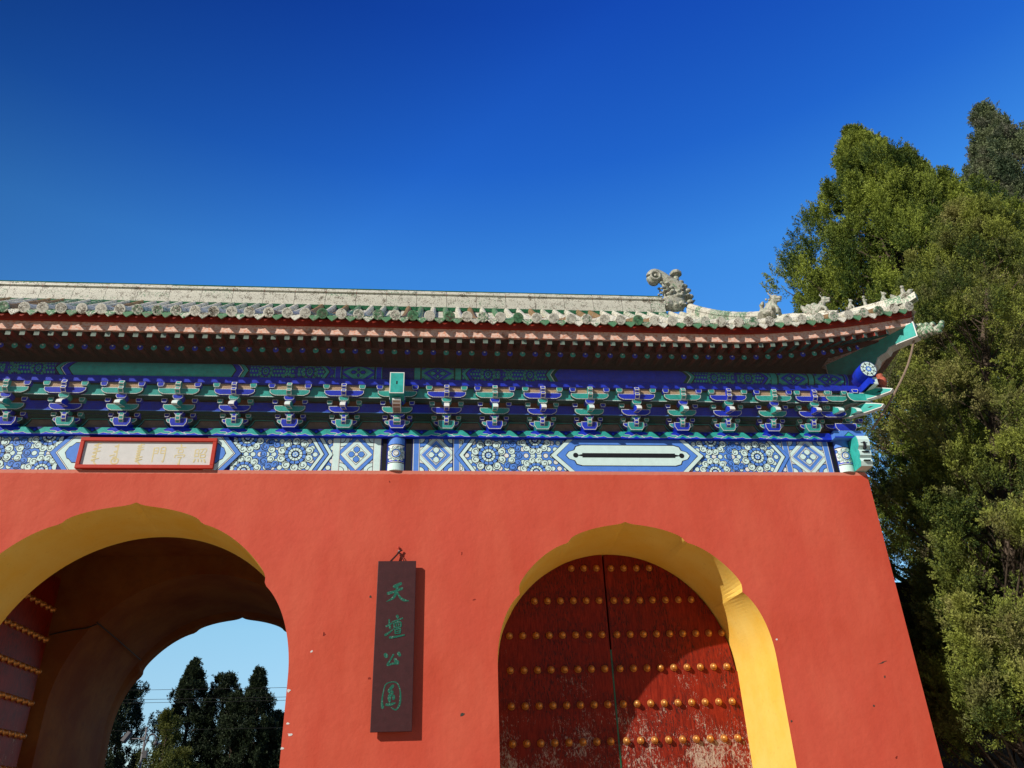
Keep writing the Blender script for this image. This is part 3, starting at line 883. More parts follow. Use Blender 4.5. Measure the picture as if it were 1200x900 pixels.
# zigzag plate above the lintel
Z0, Z1 = L1 + .004, 7.245
zb = MB(); zb.box(-11.215, 11.215, -.05, .3, Z0, Z1, 'blue')
zp = Paint(zb, XZ(-.051), (-11.21, 11.21, Z0, Z1), .001)
xs = [x for x, c in allb]; h = Z1 - Z0
for i, x in enumerate(xs):
    zp.poly([(x - .15, Z0 + .012), (x, Z0 + .085), (x + .15, Z0 + .012)], 'white', 1)
    zp.poly([(x - .128, Z0 + .016), (x, Z0 + .077), (x + .128, Z0 + .016)], 'teal', 2)
    zp.poly([(x - .05, Z0 + .012), (x, Z0 + .04), (x + .05, Z0 + .012)], 'blue', 3)
    if i + 1 < len(xs):
        m = (x + xs[i + 1]) / 2; hw = (xs[i + 1] - x) / 2
        def cloud(g_, mat, lay):
            pts = [(-.80 + g_, .40), (-.72, .22 + g_), (-.55, .18 + g_), (-.40, .30 + g_), (-.25, .10 + g_), (.25, .10 + g_), (.40, .30 + g_), (.55, .18 + g_), (.72, .22 + g_), (.80 - g_, .40), (.70, .55 - g_), (.52, .58 - g_), (.50, .8 - g_), (.62, 1.0), (-.62, 1.0), (-.50, .8 - g_), (-.52, .58 - g_), (-.70, .55 - g_)]
            zp.poly([(m + u * hw, Z0 + v * h) for u, v in pts], mat, lay)
        cloud(0, 'white', 1); cloud(.05, 'teal', 2)
        zp.poly([(m - .13, Z1), (m, Z0 + .03), (m + .13, Z1)], 'dkteal', 3)
        zp.poly([(m - .11, Z1), (m, Z0 + .045), (m + .11, Z1)], 'dkblue', 4)
        zp.disc((m, Z1 - .045), .022, 'blue', 5, 8)
zp.rectf(-11.21, 11.21, Z0, Z0 + .010, 'blue', 6)
zb.build('painted_plate', ['blue', 'white', 'teal', 'dkteal', 'dkblue'], gate, label='plate band of teal clouds on blue above the lintel')
# boards between brackets and stepped tie beams
tb = MB(); tb.box(-11.4, 11.4, .08, .14, 7.246, 8.0, 'board'); tb.build('bracket_panel', ['board'], gate)
for i in range(len(xs) - 1):
    m = (xs[i] + xs[i + 1]) / 2; hw = (xs[i + 1] - xs[i]) / 2
    pts = [(-1, 7.47), (-1, 7.247), (-.80, 7.25), (-.60, 7.27), (-.42, 7.36), (-.34, 7.43), (.34, 7.43), (.42, 7.36), (.60, 7.27), (.80, 7.25), (1, 7.247), (1, 7.47)]
    q = [(m + u * hw, v) for u, v in pts]
    f = MB(); f.prism(q, XZ(.079), .002, .03, 'dkteal')
    e = inset(q, 0)
    for k in range(1, 10):
        a, b_ = q[k], q[k + 1]
        dx, dz = b_[0] - a[0], b_[1] - a[1]; l = math.hypot(dx, dz); nx, nz_ = -dz / l * .012, dx / l * .012
        f.prism([a, b_, (b_[0] + nx, b_[1] + nz_), (a[0] + nx, a[1] + nz_)], XZ(.049), .001, .002 + .0003 * (k % 2), 'teal')
    f.build('panel_frame', ['dkteal', 'teal'], gate)
def beam(y0, y1, z0, z1, m, mu, edge=None):
    b = MB(); b.box(-11.45, 11.45, y0, y1, z0, z1, m)
    b.box(-11.45, 11.45, y0 - .002, y0, z0, z0 + .014, edge or m)
    b.box(-11.46, 11.46, y0, y1 - .01, z0 - .003, z0 - .0005, mu)
    return b
beam(-.01, .09, 7.455, 7.56, 'dkteal', 'dkteal').build('tie_beam', ['dkteal'], gate, label='lowest dark green tie beam')
beam(-.14, -.01, 7.50, 7.665, 'blue', 'dkteal', 'ltblue').build('tie_beam', ['blue', 'dkteal', 'ltblue'], gate, label='middle blue tie beam')
beam(-.28, -.14, 7.70, 7.885, 'teal', 'dkteal', 'pale').build('tie_beam', ['teal', 'dkteal', 'pale'], gate, label='upper teal tie beam')
bb = MB(); bb.box(-11.95, 11.95, -.37, -.30, 7.905, 8.005, 'blue'); bb.box(-11.9, 11.9, -.30, .1, 7.895, 7.95, 'dkteal')
bb.build('eave_board', ['blue', 'dkteal'], gate)
# purlin with painted bays
PY, PZ, PR = -.24, 8.13, .145
pu = MB(); pu.tube([(-11.95, PY, PZ), (11.95, PY, PZ)], PR, 'dkblue', 24); pu.build('purlin', ['dkblue'], gate)
pz = MB()
pl, ph = 8.006, 8.262
def pf(u, v, d):
    a = (v - pl) / (ph - pl) * 2 - 1                     # -1 bottom .. 1 top
    t = a * 1.12 - .10
    return (u, PY - (PR + .004 + d) * math.cos(t), PZ + (PR + .004 + d) * math.sin(t))
PF = Frieze(pz, pf, pl, ph, ('teal', 'blue', 'black', 'pale'), 8, .0006)
PF.pal = ('teal', 'blue', 'black', 'teal')
def purl_side(S):
    X = lambda a: S * a
    F = PF
    def st(a, b, m): F.stripe(min(X(a), X(b)), max(X(a), X(b)), m)
    def dia(a, b, v): F.diamond(min(X(a), X(b)), max(X(a), X(b)), v)
    F.field(min(X(4.13), X(11.25)), max(X(4.13), X(11.25)), 'dkteal', 0)
    st(4.13, 4.24, 'teal'); dia(4.26, 4.78, 'B'); st(4.80, 4.91, 'teal')
    F.florets(min(X(4.92), X(6.6)), max(X(4.92), X(6.6)), X(5.35), X(6.3), (X(6.05),))
    F.florets(min(X(8.7), X(10.2)), max(X(8.7), X(10.2)), X(9.8), X(9.0), (X(9.2),))
    F.chevron(X(5.03), -S, ('teal', 'blue'), .12, .07); F.chevron(X(10.1), S, ('teal', 'blue'), .12, .07)
    st(10.20, 10.32, 'teal'); dia(10.34, 10.85, 'B'); st(10.87, 10.97, 'teal'); dia(10.99, 11.5, 'B'); st(11.52, 11.6, 'blue')
    p = Paint(F.mb, F.fn, (-99, 99, F.zlo, F.zhi), F.step, F.strips)
    for a, m, l in ((6.30, 'black', 20), (6.32, 'teal', 21), (6.38, 'pale', 22), (6.395, 'dkteal', 23), (6.46, 'blue', 24)):
        b = 15.18 - a
        p.poly([(X(a), F.M), (X(a + .12), F.zlo - .01), (X(b - .12), F.zlo - .01), (X(b), F.M), (X(b - .12), F.zhi + .01), (X(a + .12), F.zhi + .01)], m, l)
purl_side(1); purl_side(-1)
F = PF
F.field(-3.63, 3.63, 'dkblue', 0)
for S in (-1, 1):
    X = lambda a: S * a
    F.stripe(min(X(3.50), X(3.62)), max(X(3.50), X(3.62)), 'blue'); F.diamond(min(X(2.98), X(3.48)), max(X(2.98), X(3.48)), 'A'); F.stripe(min(X(2.84), X(2.96)), max(X(2.84), X(2.96)), 'blue')
    F.florets(min(X(1.5), X(2.84)), max(X(1.5), X(2.84)), X(2.45), X(1.7), (X(1.75),))
    F.chevron(X(2.72), S, ('blue', 'teal'), .12, .07)
p = Paint(F.mb, F.fn, (-99, 99, F.zlo, F.zhi), F.step, F.strips)
for a, m, l in ((1.50, 'black', 20), (1.48, 'teal', 21), (1.42, 'black', 21.5), (1.405, 'pale', 22), (1.39, 'blue', 23), (1.30, 'black', 23.5), (1.28, 'teal', 24)):
    p.poly([(-a, F.M), (-a + .12, F.zlo - .01), (a - .12, F.zlo - .01), (a, F.M), (a - .12, F.zhi + .01), (-a + .12, F.zhi + .01)], m, l)
pz.build('painted_purlin_frieze', LM_MATS, gate, label='shaded blue and green painting on the round purlin')

# ------------------------------------------------------------------ bracket sets
def outlined(mb, poly, y0, y1, fill, edge='white', body=None, e=.011):
    mb.prism(poly, lambda u, v, d: (u, y0 + d, v), 0, y1 - y0, edge, body or fill)
    mb.prism(inset(poly, e), lambda u, v, d: (u, y0 - d, v), .001, .0025, fill)
def arm_poly(x0, x1, z0, z1):
    """boat shaped arm, ends turned up"""
    w = (x1 - x0); c = min(.09, w * .35)
    return [(x0, z1), (x0, z1 - (z1 - z0) * .45), (x0 + c * .35, z0 + (z1 - z0) * .22), (x0 + c, z0), (x1 - c, z0), (x1 - c * .35, z0 + (z1 - z0) * .22), (x1, z1 - (z1 - z0) * .45), (x1, z1)]
def blk_poly(cx, w, z0, z1):
    return [(cx - w / 2, z1), (cx - w / 2, z0 + (z1 - z0) * .45), (cx - w * .36, z0), (cx + w * .36, z0), (cx + w / 2, z0 + (z1 - z0) * .45), (cx + w / 2, z1)]
def nose_part(root, prof, w, fill, top, edge='white'):
    b = MB(); fn = lambda u, v, d: (d, u, v)
    b.prism(prof, fn, -w / 2, w / 2, fill, top)
    return b
def bracket(A, Bc, wide=False):
    """A arm paint, Bc the other paint"""
    dA = 'dkblue' if A == 'blue' else 'dkteal'
    b = MB(); zt = 7.247
    outlined(b, blk_poly(0, .27, zt, 7.395), -.12, .08, Bc)
    root = b.build('bracket_set', [Bc, 'white'], gate)
    def arms(y, z0, z1, hw, nm='bracket_arm'):
        a = MB(); outlined(a, arm_poly(-hw, hw, z0, z1), y, y + .07, A, body=dA); a.build(nm, [A, 'white', dA], root)
    def blocks(y, z0, z1, xx, w):
        for s in (-1, 1):
            a = MB(); outlined(a, blk_poly(s * xx, w, z0, z1), y - .02, y + .09, Bc, e=.010); a.build('bearing_block', [Bc, 'white'], root)
    # pad boards glimpsed above the arms
    pb = MB()
    pb.box(-.185, .185, -.03, -.012, 7.40, 7.455, 'rust'); pb.box(-.20, .20, -.16, -.142, 7.585, 7.70, 'rust'); pb.box(-.27, .27, -.335, -.315, 7.80, 7.90, 'cream')
    pb.build('pad_board', ['rust', 'cream'], root)
    arms(-.06, 7.315, 7.405, .205); blocks(-.06, 7.425, 7.49, .20, .085)
    arms(-.20, 7.475, 7.590, .245); blocks(-.20, 7.615, 7.685, .235, .09)
    arms(-.34, 7.700, 7.810, .315); blocks(-.34, 7.825, 7.905, .285, .105)
    # noses stepping forward
    k = 1.6 if wide else 1.0
    def nose(prof, w, side, topm, frontm):
        n = MB(); fn = lambda u, v, d: (d, u, v)
        n.prism(prof, fn, -w / 2, w / 2, side, 'white')
        # front and upper faces get an inset coat
        for i in range(len(prof)):
            a, c_ = prof[i], prof[(i + 1) % len(prof)]
            L = math.hypot(c_[0] - a[0], c_[1] - a[1])
            if L < .03: continue
            cxm = ((a[0] + c_[0]) / 2, (a[1] + c_[1]) / 2)
            t = ((c_[0] - a[0]) / L, (c_[1] - a[1]) / L)
            for sg in (1,):
                nn = (t[1], -t[0])
                A_ = sum(prof[i2][0] * prof[(i2 + 1) % len(prof)][1] - prof[(i2 + 1) % len(prof)][0] * prof[i2][1] for i2 in range(len(prof)))
                if A_ < 0: nn = (-nn[0], -nn[1])
            q = []
            for uu, ww in ((.012, -1), (L - .012, -1), (L - .012, 1), (.012, 1)):
                q.append((ww * (w / 2 - .012), a[0] + t[0] * uu + nn[0] * .0015, a[1] + t[1] * uu + nn[1] * .0015))
            mm = topm if nn[1] > .25 else (frontm if nn[1] > -.5 else side)
            n.add(q, [(0, 1, 2, 3)], mm)
        n.build('beam_nose', sorted(set([side, 'white', topm, frontm])), root)
    cap = MB()
    outlined(cap, blk_poly(0, .15 * k, 7.43, 7.49), -.17, -.05, Bc, e=.009)
    outlined(cap, blk_poly(0, .16 * k, 7.625, 7.70), -.33, -.19, Bc, e=.009)
    cap.build('centre_block', [Bc, 'white'], root)
    # lowest: rounded prow
    nose([(.05, 7.47), (-.17, 7.47), (-.175, 7.40), (-.16, 7.34), (-.12, 7.30), (-.06, 7.28), (.05, 7.28)], .075 * k, A, A, A)
    # middle: down-slanting tongue
    nose([(-.05, 7.66), (-.24, 7.665), (-.42, 7.545), (-.44, 7.49), (-.40, 7.482), (-.22, 7.53), (-.05, 7.50)], .085 * k, A, 'white' if A == 'blue' else 'pale', A)
    if not wide:
        nose([(-.20, 7.90), (-.40, 7.90), (-.43, 7.84), (-.40, 7.80), (-.42, 7.75), (-.36, 7.705), (-.20, 7.70)], .080, A, A, Bc)
    else:
        h = MB(); outlined(h, [(-.115, 7.63), (.115, 7.63), (.115, 8.01), (-.115, 8.01)], -.60, -.25, 'teal', e=.015)
        h.box(-.012, .012, -.6035, -.60, 7.79, 7.85, 'black')
        h.build('beam_head', ['teal', 'white', 'black'], root, bevel=.004)
        nose([(-.20, 7.62), (-.50, 7.60), (-.53, 7.55), (-.50, 7.50), (-.42, 7.475), (-.20, 7.48)], .135, 'board', 'white', 'pale')
    return root
protos = {0: bracket('teal', 'blue'), 1: bracket('blue', 'teal'), 2: bracket('teal', 'blue', True)}
used = set()
for x, c in allb:
    pr = protos[c]
    if c not in used:
        continue
for x, c in allb:
    pr = protos[c]
    cp = copy_tree(pr, Vector((x, 0, 0)), gate, KIDS)
    cp['label'] = {0: 'bracket set with teal arms', 1: 'bracket set with blue arms', 2: 'column-top bracket set with big teal beam head'}[c]
def rem(o):
    for ch in KIDS.get(o, []): rem(ch)
    bpy.data.objects.remove(o)
for pr in protos.values(): rem(pr)

# corner bracket set
for S in (1, -1):
    def cz(mb_, pts, y0, y1, fill, **k): outlined(mb_, [(S * u, v) for u, v in pts], y0, y1, fill, **k)
    b = MB(); cz(b, blk_poly(11.48, .38, 7.247, 7.395), -.14, .08, 'blue')
    root = b.build('corner_bracket_set', ['blue', 'white'], gate)
    a = MB()
    cz(a, arm_poly(11.15, 11.42, 7.315, 7.405), -.08, 0, 'blue', body='dkblue'); cz(a, arm_poly(11.05, 11.50, 7.475, 7.59), -.21, -.14, 'blue', body='dkblue')
    a.build('bracket_arm', ['blue', 'white', 'dkblue'], root)
    a = MB(); cz(a, arm_poly(11.12, 11.50, 7.70, 7.81), -.36, -.29, 'teal', body='dkteal'); cz(a, arm_poly(11.48, 11.95, 7.68, 7.84), -.42, -.35, 'teal', body='dkteal')
    cz(a, arm_poly(11.50, 11.80, 7.33, 7.42), -.10, 0, 'teal', body='dkteal')
    a.build('bracket_arm', ['teal', 'white', 'dkteal'], root)
    for xx, zz, ww, yy in ((11.16, 7.83, .10, -.37), (11.46, 7.83, .10, -.37), (11.62, 7.83, .11, -.44), (11.90, 7.83, .09, -.44), (11.18, 7.615, .09, -.23), (11.45, 7.615, .09, -.23), (11.55, 7.43, .09, -.12), (11.78, 7.43, .09, -.12)):
        a = MB(); cz(a, blk_poly(xx, ww, zz, zz + .07), yy, yy + .1, random.choice(['blue', 'teal']), e=.01); a.build('bearing_block', ['blue', 'teal', 'white'], root)
    # straight tongues at the corner
    for xc, fill, y in ((11.30, 'teal', -.44), (11.62, 'teal', -.42)):
        n = MB(); prof = [(-.05, 7.66), (-.24, 7.665), (y + .02, 7.545), (y, 7.49), (-.40, 7.482), (-.22, 7.53), (-.05, 7.50)]
        n.prism(prof, lambda u, v, d: (S * xc + d, u, v), -.045, .045, fill, 'pale'); n.build('beam_nose', [fill, 'pale'], root)
    # diagonal tongues: two big ones pointing out at 45 degrees
    D = Vector((S, -1, 0)).normalized(); Nn = Vector((D.y, -D.x, 0)) * S
    def dfn(o, w):
        return lambda u, v, d: tuple(Vector((S * o[0], o[1], 0)) + D * u + Nn * d + Vector((0, 0, v)))
    for L_, z_, nm in ((.92, 7.72, 0), (.72, 7.50, 1)):
        n = MB(); fn = dfn((11.50, -.05), 0)
        prof = [(0, z_), (0, z_ + .13), (L_ - .40, z_ + .16), (L_ - .30, z_ + .17), (L_ - .14, z_ + .11), (L_, z_ + .045), (L_ - .05, z_ + .0), (L_ - .3, z_ - .01)]
        n.prism(prof, fn, -.05, .05, 'white', 'white')
        for sd in (-1, 1): n.prism(inset(prof, .014), fn, sd * .051, sd * .053, 'teal')
        n.prism([(L_ - .27, z_ + .06), (L_ - .22, z_ + .075), (L_ - .17, z_ + .06), (L_ - .22, z_ + .05)], fn, -.054, -.055, 'black')
        n.prism([(L_ - .27, z_ + .06), (L_ - .22, z_ + .075), (L_ - .17, z_ + .06), (L_ - .22, z_ + .05)], fn, .054, .055, 'black')
        n.build('corner_tongue', ['white', 'teal', 'black'], root)
    n = MB(); n.lathe((S * 12.14, -.44, 7.88), (0, 0, 1), [(0, .05), (.02, .075), (.05, .06), (.08, .045), (.10, .07), (.16, .095), (.22, .085), (.26, .05), (.28, .06), (.31, .05)], 'vase', 16)
    n.build('corner_vase', 'vase', gate, smooth=True)
    # crossing end of the side purlin with its flower face
    n = MB(); n.tube([(S * 11.78, .6, 8.13), (S * 11.78, -.74, 8.13)], .145, 'blue', 28)
    n.box(S * 11.78 - .035, S * 11.78 + .035, -.72, -.2, 7.86, 7.99, 'blue')
    P_ = Paint(n, lambda u, v, d: (S * 11.78 + u, -.7405 - d, 8.13 + v), (-.3, .3, -.3, .3), .001)
    P_.disc((0, 0), .142, 'black', 0, 24); P_.disc((0, 0), .136, 'pale', 1, 24); P_.disc((0, 0), .104, 'black', 2, 24)
    for k in range(8):
        a_ = 2 * PI * k / 8; P_.disc((.074 * math.cos(a_), .074 * math.sin(a_)), .026, 'pale', 3, 8)
        P_.disc((.120 * math.cos(a_ + .4), .120 * math.sin(a_ + .4)), .012, 'black', 3, 6)
    P_.disc((0, 0), .05, 'ltblue', 4, 12); P_.disc((0, .0), .025, 'pale', 5, 8)
    n.build('purlin_end', ['blue', 'black', 'pale', 'ltblue'], gate, label='round purlin end with a painted flower at the corner')
    n = MB(); outlined(n, [(S * 11.84 - .07, 7.86), (S * 11.84 + .07, 7.86), (S * 11.84 + .07, 7.99), (S * 11.84 - .07, 7.99)], -.70, -.2, 'pale')
    n.box(S * 11.84 - .02, S * 11.84 + .02, -.704, -.70, 7.90, 7.95, 'blue')
    n.build('purlin_bearing_block', ['pale', 'white', 'blue'], gate)

# ------------------------------------------------------------------ roof geometry
EX, EY = 12.82, -1.00; YR = 3.9; GX = 10.65
def Lx(a, e0=9.4, span=3.1, amt=.38):
    return 0 if a < e0 else amt * ((a - e0) / span) ** 1.6
def lift(x, y):
    fx = Lx(abs(x)); fy = Lx(YR + abs(y - YR) + 4.5 if False else abs(y - YR), 1.9, 3.1)
    t1 = min(y - EY, 2 * YR - EY - y); t2 = EX - abs(x)
    return fx * max(0, 1 - max(t1, 0) / 2.6) if t1 <= t2 else fy * max(0, 1 - max(t2, 0) / 2.6)
def rz(t): return 8.795 + .55 * t + .031 * t * t
def roofz(x, y, hip=None):
    t1 = min(y - EY, 2 * YR - EY - y)
    t2 = EX - abs(x)
    if abs(x) > GX and (hip is None or hip): t = min(t1, t2)
    else: t = t1
    return rz(max(t, -.05)) + lift(x, y)
rf = MB(); rf.cur = .2
def grid(xs_, ys_, zf, m):
    v = [(x, y, zf(x, y)) for y in ys_ for x in xs_]; n = len(xs_)
    rf.add(v, [(j * n + i, j * n + i + 1, (j + 1) * n + i + 1, (j + 1) * n + i) for j in range(len(ys_) - 1) for i in range(n - 1)], m)
ys_ = np.concatenate([np.linspace(EY + .02, 0, 6), np.linspace(.4, YR, 10)]); ys_ = np.concatenate([ys_, (2 * YR - ys_)[::-1][1:]])
cx_ = np.linspace(-GX, GX, 60)
grid(list(cx_), list(ys_), lambda x, y: roofz(x, y, False), 'tile')
for S in (-1, 1):
    xs2 = [S * v for v in np.linspace(GX, EX - .02, 24)]
    ysd = np.concatenate([np.linspace(EY + .02, 1.1, 24), np.linspace(1.4, 6.4, 10), np.linspace(6.7, 2 * YR - EY - .02, 24)])
    grid(xs2, list(ysd), lambda x, y: roofz(x, y, True), 'tile')
    gy = np.linspace(1.03, 2 * YR - 1.03, 21)
    v = [(S * GX, y, roofz(S * GX, y, False) - .01) for y in gy] + [(S * GX, 1.03, rz(2.13) - .1), (S * GX, 6.77, rz(2.13) - .1)][::-1]
    rf.add(v, [tuple(range(len(v)))], 'redpaint')
# tile ribs with round end discs and drip tiles between
SP = .2845
nt = int(EX / SP)
def endpoint(p, d): pass
k0 = -nt - 1
xt = [SP * (k + .45) for k in range(-46, 46) if abs(SP * (k + .45)) < EX - .10]
for x in xt:
    tmax = (YR - EY - .05) if abs(x) < GX else max(.12, EX - abs(x))
    rf.cur = min(1, max(0, random.gauss(.38, .26)))
    if abs(x) > 11.2: rf.cur = min(1, rf.cur + .12)
    n = 8 if tmax > 1 else 3
    fan = 0.0
    j = random.uniform(-.018, .018)
    ts = [-.03 + (tmax + .03) * (i / n) for i in range(n + 1)]
    pts = [(x + j * (1 - i / n), EY + t, roofz(x, EY + t) + .045) for i, t in enumerate(ts)]
    rf.tube(pts, .068, 'tan' if random.random() < .22 else 'tile', 10)
    # end disc (slightly tipped), raised rim and boss
    dirv = Vector((random.uniform(-.06, .06), -1, -.28)).normalized(); c0 = Vector(pts[0]) + Vector((0, 0, -.004))
    rf.lathe(c0 - dirv * .01, dirv, [(0, .086), (.030, .090), (.036, .084), (.036, .068), (.026, .066)], 'tile', 18)
    rf.lathe(c0 + dirv * .012, dirv, [(0, .067), (.006, .067), (.0061, .048)], 'groove_shade_scratch', 16)  # dark rings colour in the recess shade
    rf.lathe(c0 + dirv * .012, dirv, [(0, .049), (.010, .048), (.011, .034)], 'tile', 14)
    rf.lathe(c0 + dirv * .012, dirv, [(0, .035), (.0115, .034), (.0116, .020)], 'groove_shade_scratch', 12)
    rf.lathe(c0 + dirv * .012, dirv, [(0, .021), (.014, .018), (.016, .001)], 'tile', 10)
    if abs(x) > 9.0 or random.random() < .08: rf.ell(Vector(pts[0]) + Vector((0, .09, .085)), (.022, .022, .035), 'green', 8, 5)
    # joints between barrel tiles
    for q in range(int(tmax / .33)):
        t = .25 + .33 * q
        if t < tmax - .1:
            p = Vector((x, EY + t, roofz(x, EY + t) + .045)); rf.tube([p, p + Vector((0, .018, .011))], .074, 'tile', 10, False)
for i in range(len(xt) - 1):
    x = (xt[i] + xt[i + 1]) / 2
    rf.cur = min(1, max(0, random.gauss(.42, .25)))
    z = roofz(x, EY) - .012; hw = SP / 2 - .038
    pts = [(-hw, .045), (-hw * .9, -.01), (-hw * .62, -.055), (-hw * .30, -.095), (0, -.125), (hw * .30, -.095), (hw * .62, -.055), (hw * .9, -.01), (hw, .045), (hw * .5, .01), (0, -.005), (-hw * .5, .01)]
    jt = random.uniform(-.01, .01); tl = random.uniform(-.05, .05)
    rf.prism([(x + u + jt, z + v + tl * u) for u, v in pts], lambda u, v, d: (u, EY - .035 + d + (v - z) * .35, v), 0, .022, 'oldglaze' if random.random() < .45 else 'tile')
    tm = min(1.0, max(.1, EX - abs(x))) if abs(x) > GX else 1.0
    for s in range(3):      # pan tile lips
        t = .04 + s * .22
        if t < tm: rf.obox((x, EY + t, roofz(x, EY + t) + .012), (hw, 0, 0), (0, .05, .028), (0, -.003, .008), 'tile')
# side eaves
for S in (-1, 1):
    y = EY + .25
    while y < 2 * YR - EY - .2:
        tmx = min(GX and EX - GX, y - EY, 2 * YR - EY - y)
        rf.cur = min(1, max(0, random.gauss(.38, .26)))
        ts = [0, tmx * .5, tmx]
        rf.tube([(S * (EX - t), y, roofz(S * (EX - t), y, True) + .045) for t in ts], .068, 'tile', 8)
        rf.lathe((S * (EX - .01), y, roofz(S * EX, y, True) + .04), (S, 0, -.28), [(0, .078), (.03, .08), (.034, .074), (.026, .06), (.03, .001)], 'tile', 12)
        y += SP
rf.build('roof_tiles', ['tile', 'redpaint', 'green'], gate)

# main ridge: stacked mouldings, weathered cream glaze
def ridge_seg_tone(): return min(1, max(0, random.gauss(.30, .11)))
rd = MB()
prof = [(-.26, -.22, 'green'), (-.235, -.10, 'green'), (-.18, -.09, 'tile'), (-.19, .04, 'tile'), (-.155, .06, 'tile'), (-.165, .19, 'tile'), (-.13, .21, 'tile'), (-.125, .30, 'tile'), (-.16, .32, 'tile'), (-.155, .36, 'tile')]
ZR0 = 12.26
x = -GX + .65
while x < GX - .95:
    L_ = random.uniform(.62, .80) if False else .70
    x1 = min(x + L_, GX - .70)
    rd.cur = ridge_seg_tone()
    g_ = .004
    for i in range(len(prof) - 1):
        a, b_ = prof[i], prof[i + 1]
        rd.cur = ridge_seg_tone()
        for s in (1, -1):
            rd.add([(x + g_, YR + s * a[0], ZR0 + a[1]), (x1 - g_, YR + s * a[0], ZR0 + a[1]), (x1 - g_, YR + s * b_[0], ZR0 + b_[1]), (x + g_, YR + s * b_[0], ZR0 + b_[1])], [(0, 1, 2, 3)], a[2] if i < 1 else ('groove_shade_scratch' if i in (1, 3, 5) else 'tile'))  # recessed steps coloured dark as groove shade
    dz = random.uniform(-.006, .006)
    rd.cur = ridge_seg_tone()
    rd.tube([(x + .006, YR, ZR0 + .40 + dz), (x1 - .006, YR, ZR0 + .40 + dz)], .085, 'tile', 12)
    x = x1
rd.box(-GX + .6, GX - .7, YR - .11, YR + .11, ZR0, ZR0 + .37, 'redpaint')
rd.cur = .9; rd.tube([(-GX + .6, YR - .02, ZR0 + .485), (GX - .7, YR - .02, ZR0 + .485)], .028, 'green', 6)
rd.build('main_ridge', ['tile', 'green', 'redpaint'], gate)
# green glazed flashing just above the eave tiles' rear (lower courses showing)
for S in (-1, 1):
    dr = MB(); n = 14
    for i in range(n):
        y0 = 3.62 - (3.62 - .10) * i / n; y1 = 3.62 - (3.62 - .10) * (i + 1) / n
        dr.cur = min(1, max(0, random.gauss(.35, .3)))
        zf = lambda y: rz(y - EY) + .02
        for s in (-1, 1):
            X0 = S * (GX - .12)
            dr.add([(X0 + s * .13, y0 - .003, zf(y0)), (X0 + s * .13, y1 + .003, zf(y1)), (X0 + s * .10, y1 + .003, zf(y1) + .24), (X0 + s * .10, y0 - .003, zf(y0) + .24)], [(0, 1, 2, 3)], 'tile')
        dr.tube([(S * (GX - .12), y0 - .004, zf(y0) + .27), (S * (GX - .12), y1 + .004, zf(y1) + .27)], .09, 'tile', 10)
    dr.build('descending_ridge', 'tile', gate)
    hp = MB(); n = 10
    for i in range(n):
        t0 = 2.1 - 1.97 * i / n; t1 = 2.1 - 1.97 * (i + 1) / n
        P0 = Vector((S * (EX - t0), EY + t0, roofz(S * (EX - t0), EY + t0) + .02 + (.10 * max(0, 1 - t0 / .9))))
        P1 = Vector((S * (EX - t1), EY + t1, roofz(S * (EX - t1), EY + t1) + .02 + (.10 * max(0, 1 - t1 / .9))))
        hp.cur = min(1, max(0, random.gauss(.30, .25)))
        hh = .20 if t0 > 1.0 else .13
        N_ = Vector((S * .0707, .0707, 0)) if S > 0 else Vector((.0707, -.0707, 0))
        N_ = Vector((1, S * 1.0, 0)).normalized() * .08
        for s in (-1, 1):
            hp.add([P0 + N_ * s, P1 + N_ * s, P1 + N_ * s * .85 + Vector((0, 0, hh)), P0 + N_ * s * .85 + Vector((0, 0, hh))], [(0, 1, 2, 3)], 'tile')
        hp.tube([P0 + Vector((0, 0, hh + .01)), P1 + Vector((0, 0, hh + .01))], .065, 'tile', 10)
    tip = Vector((S * (EX - .05), EY + .05, roofz(S * EX, EY) + .12))
    hp.cur = .55; hp.obox(tip + Vector((0, 0, .06)), Vector((S, -1, .35)).normalized() * .12, Vector((1, S, 0)).normalized() * .075, (0, 0, .06), 'tile')
    hp.build('hip_ridge', 'tile', gate)

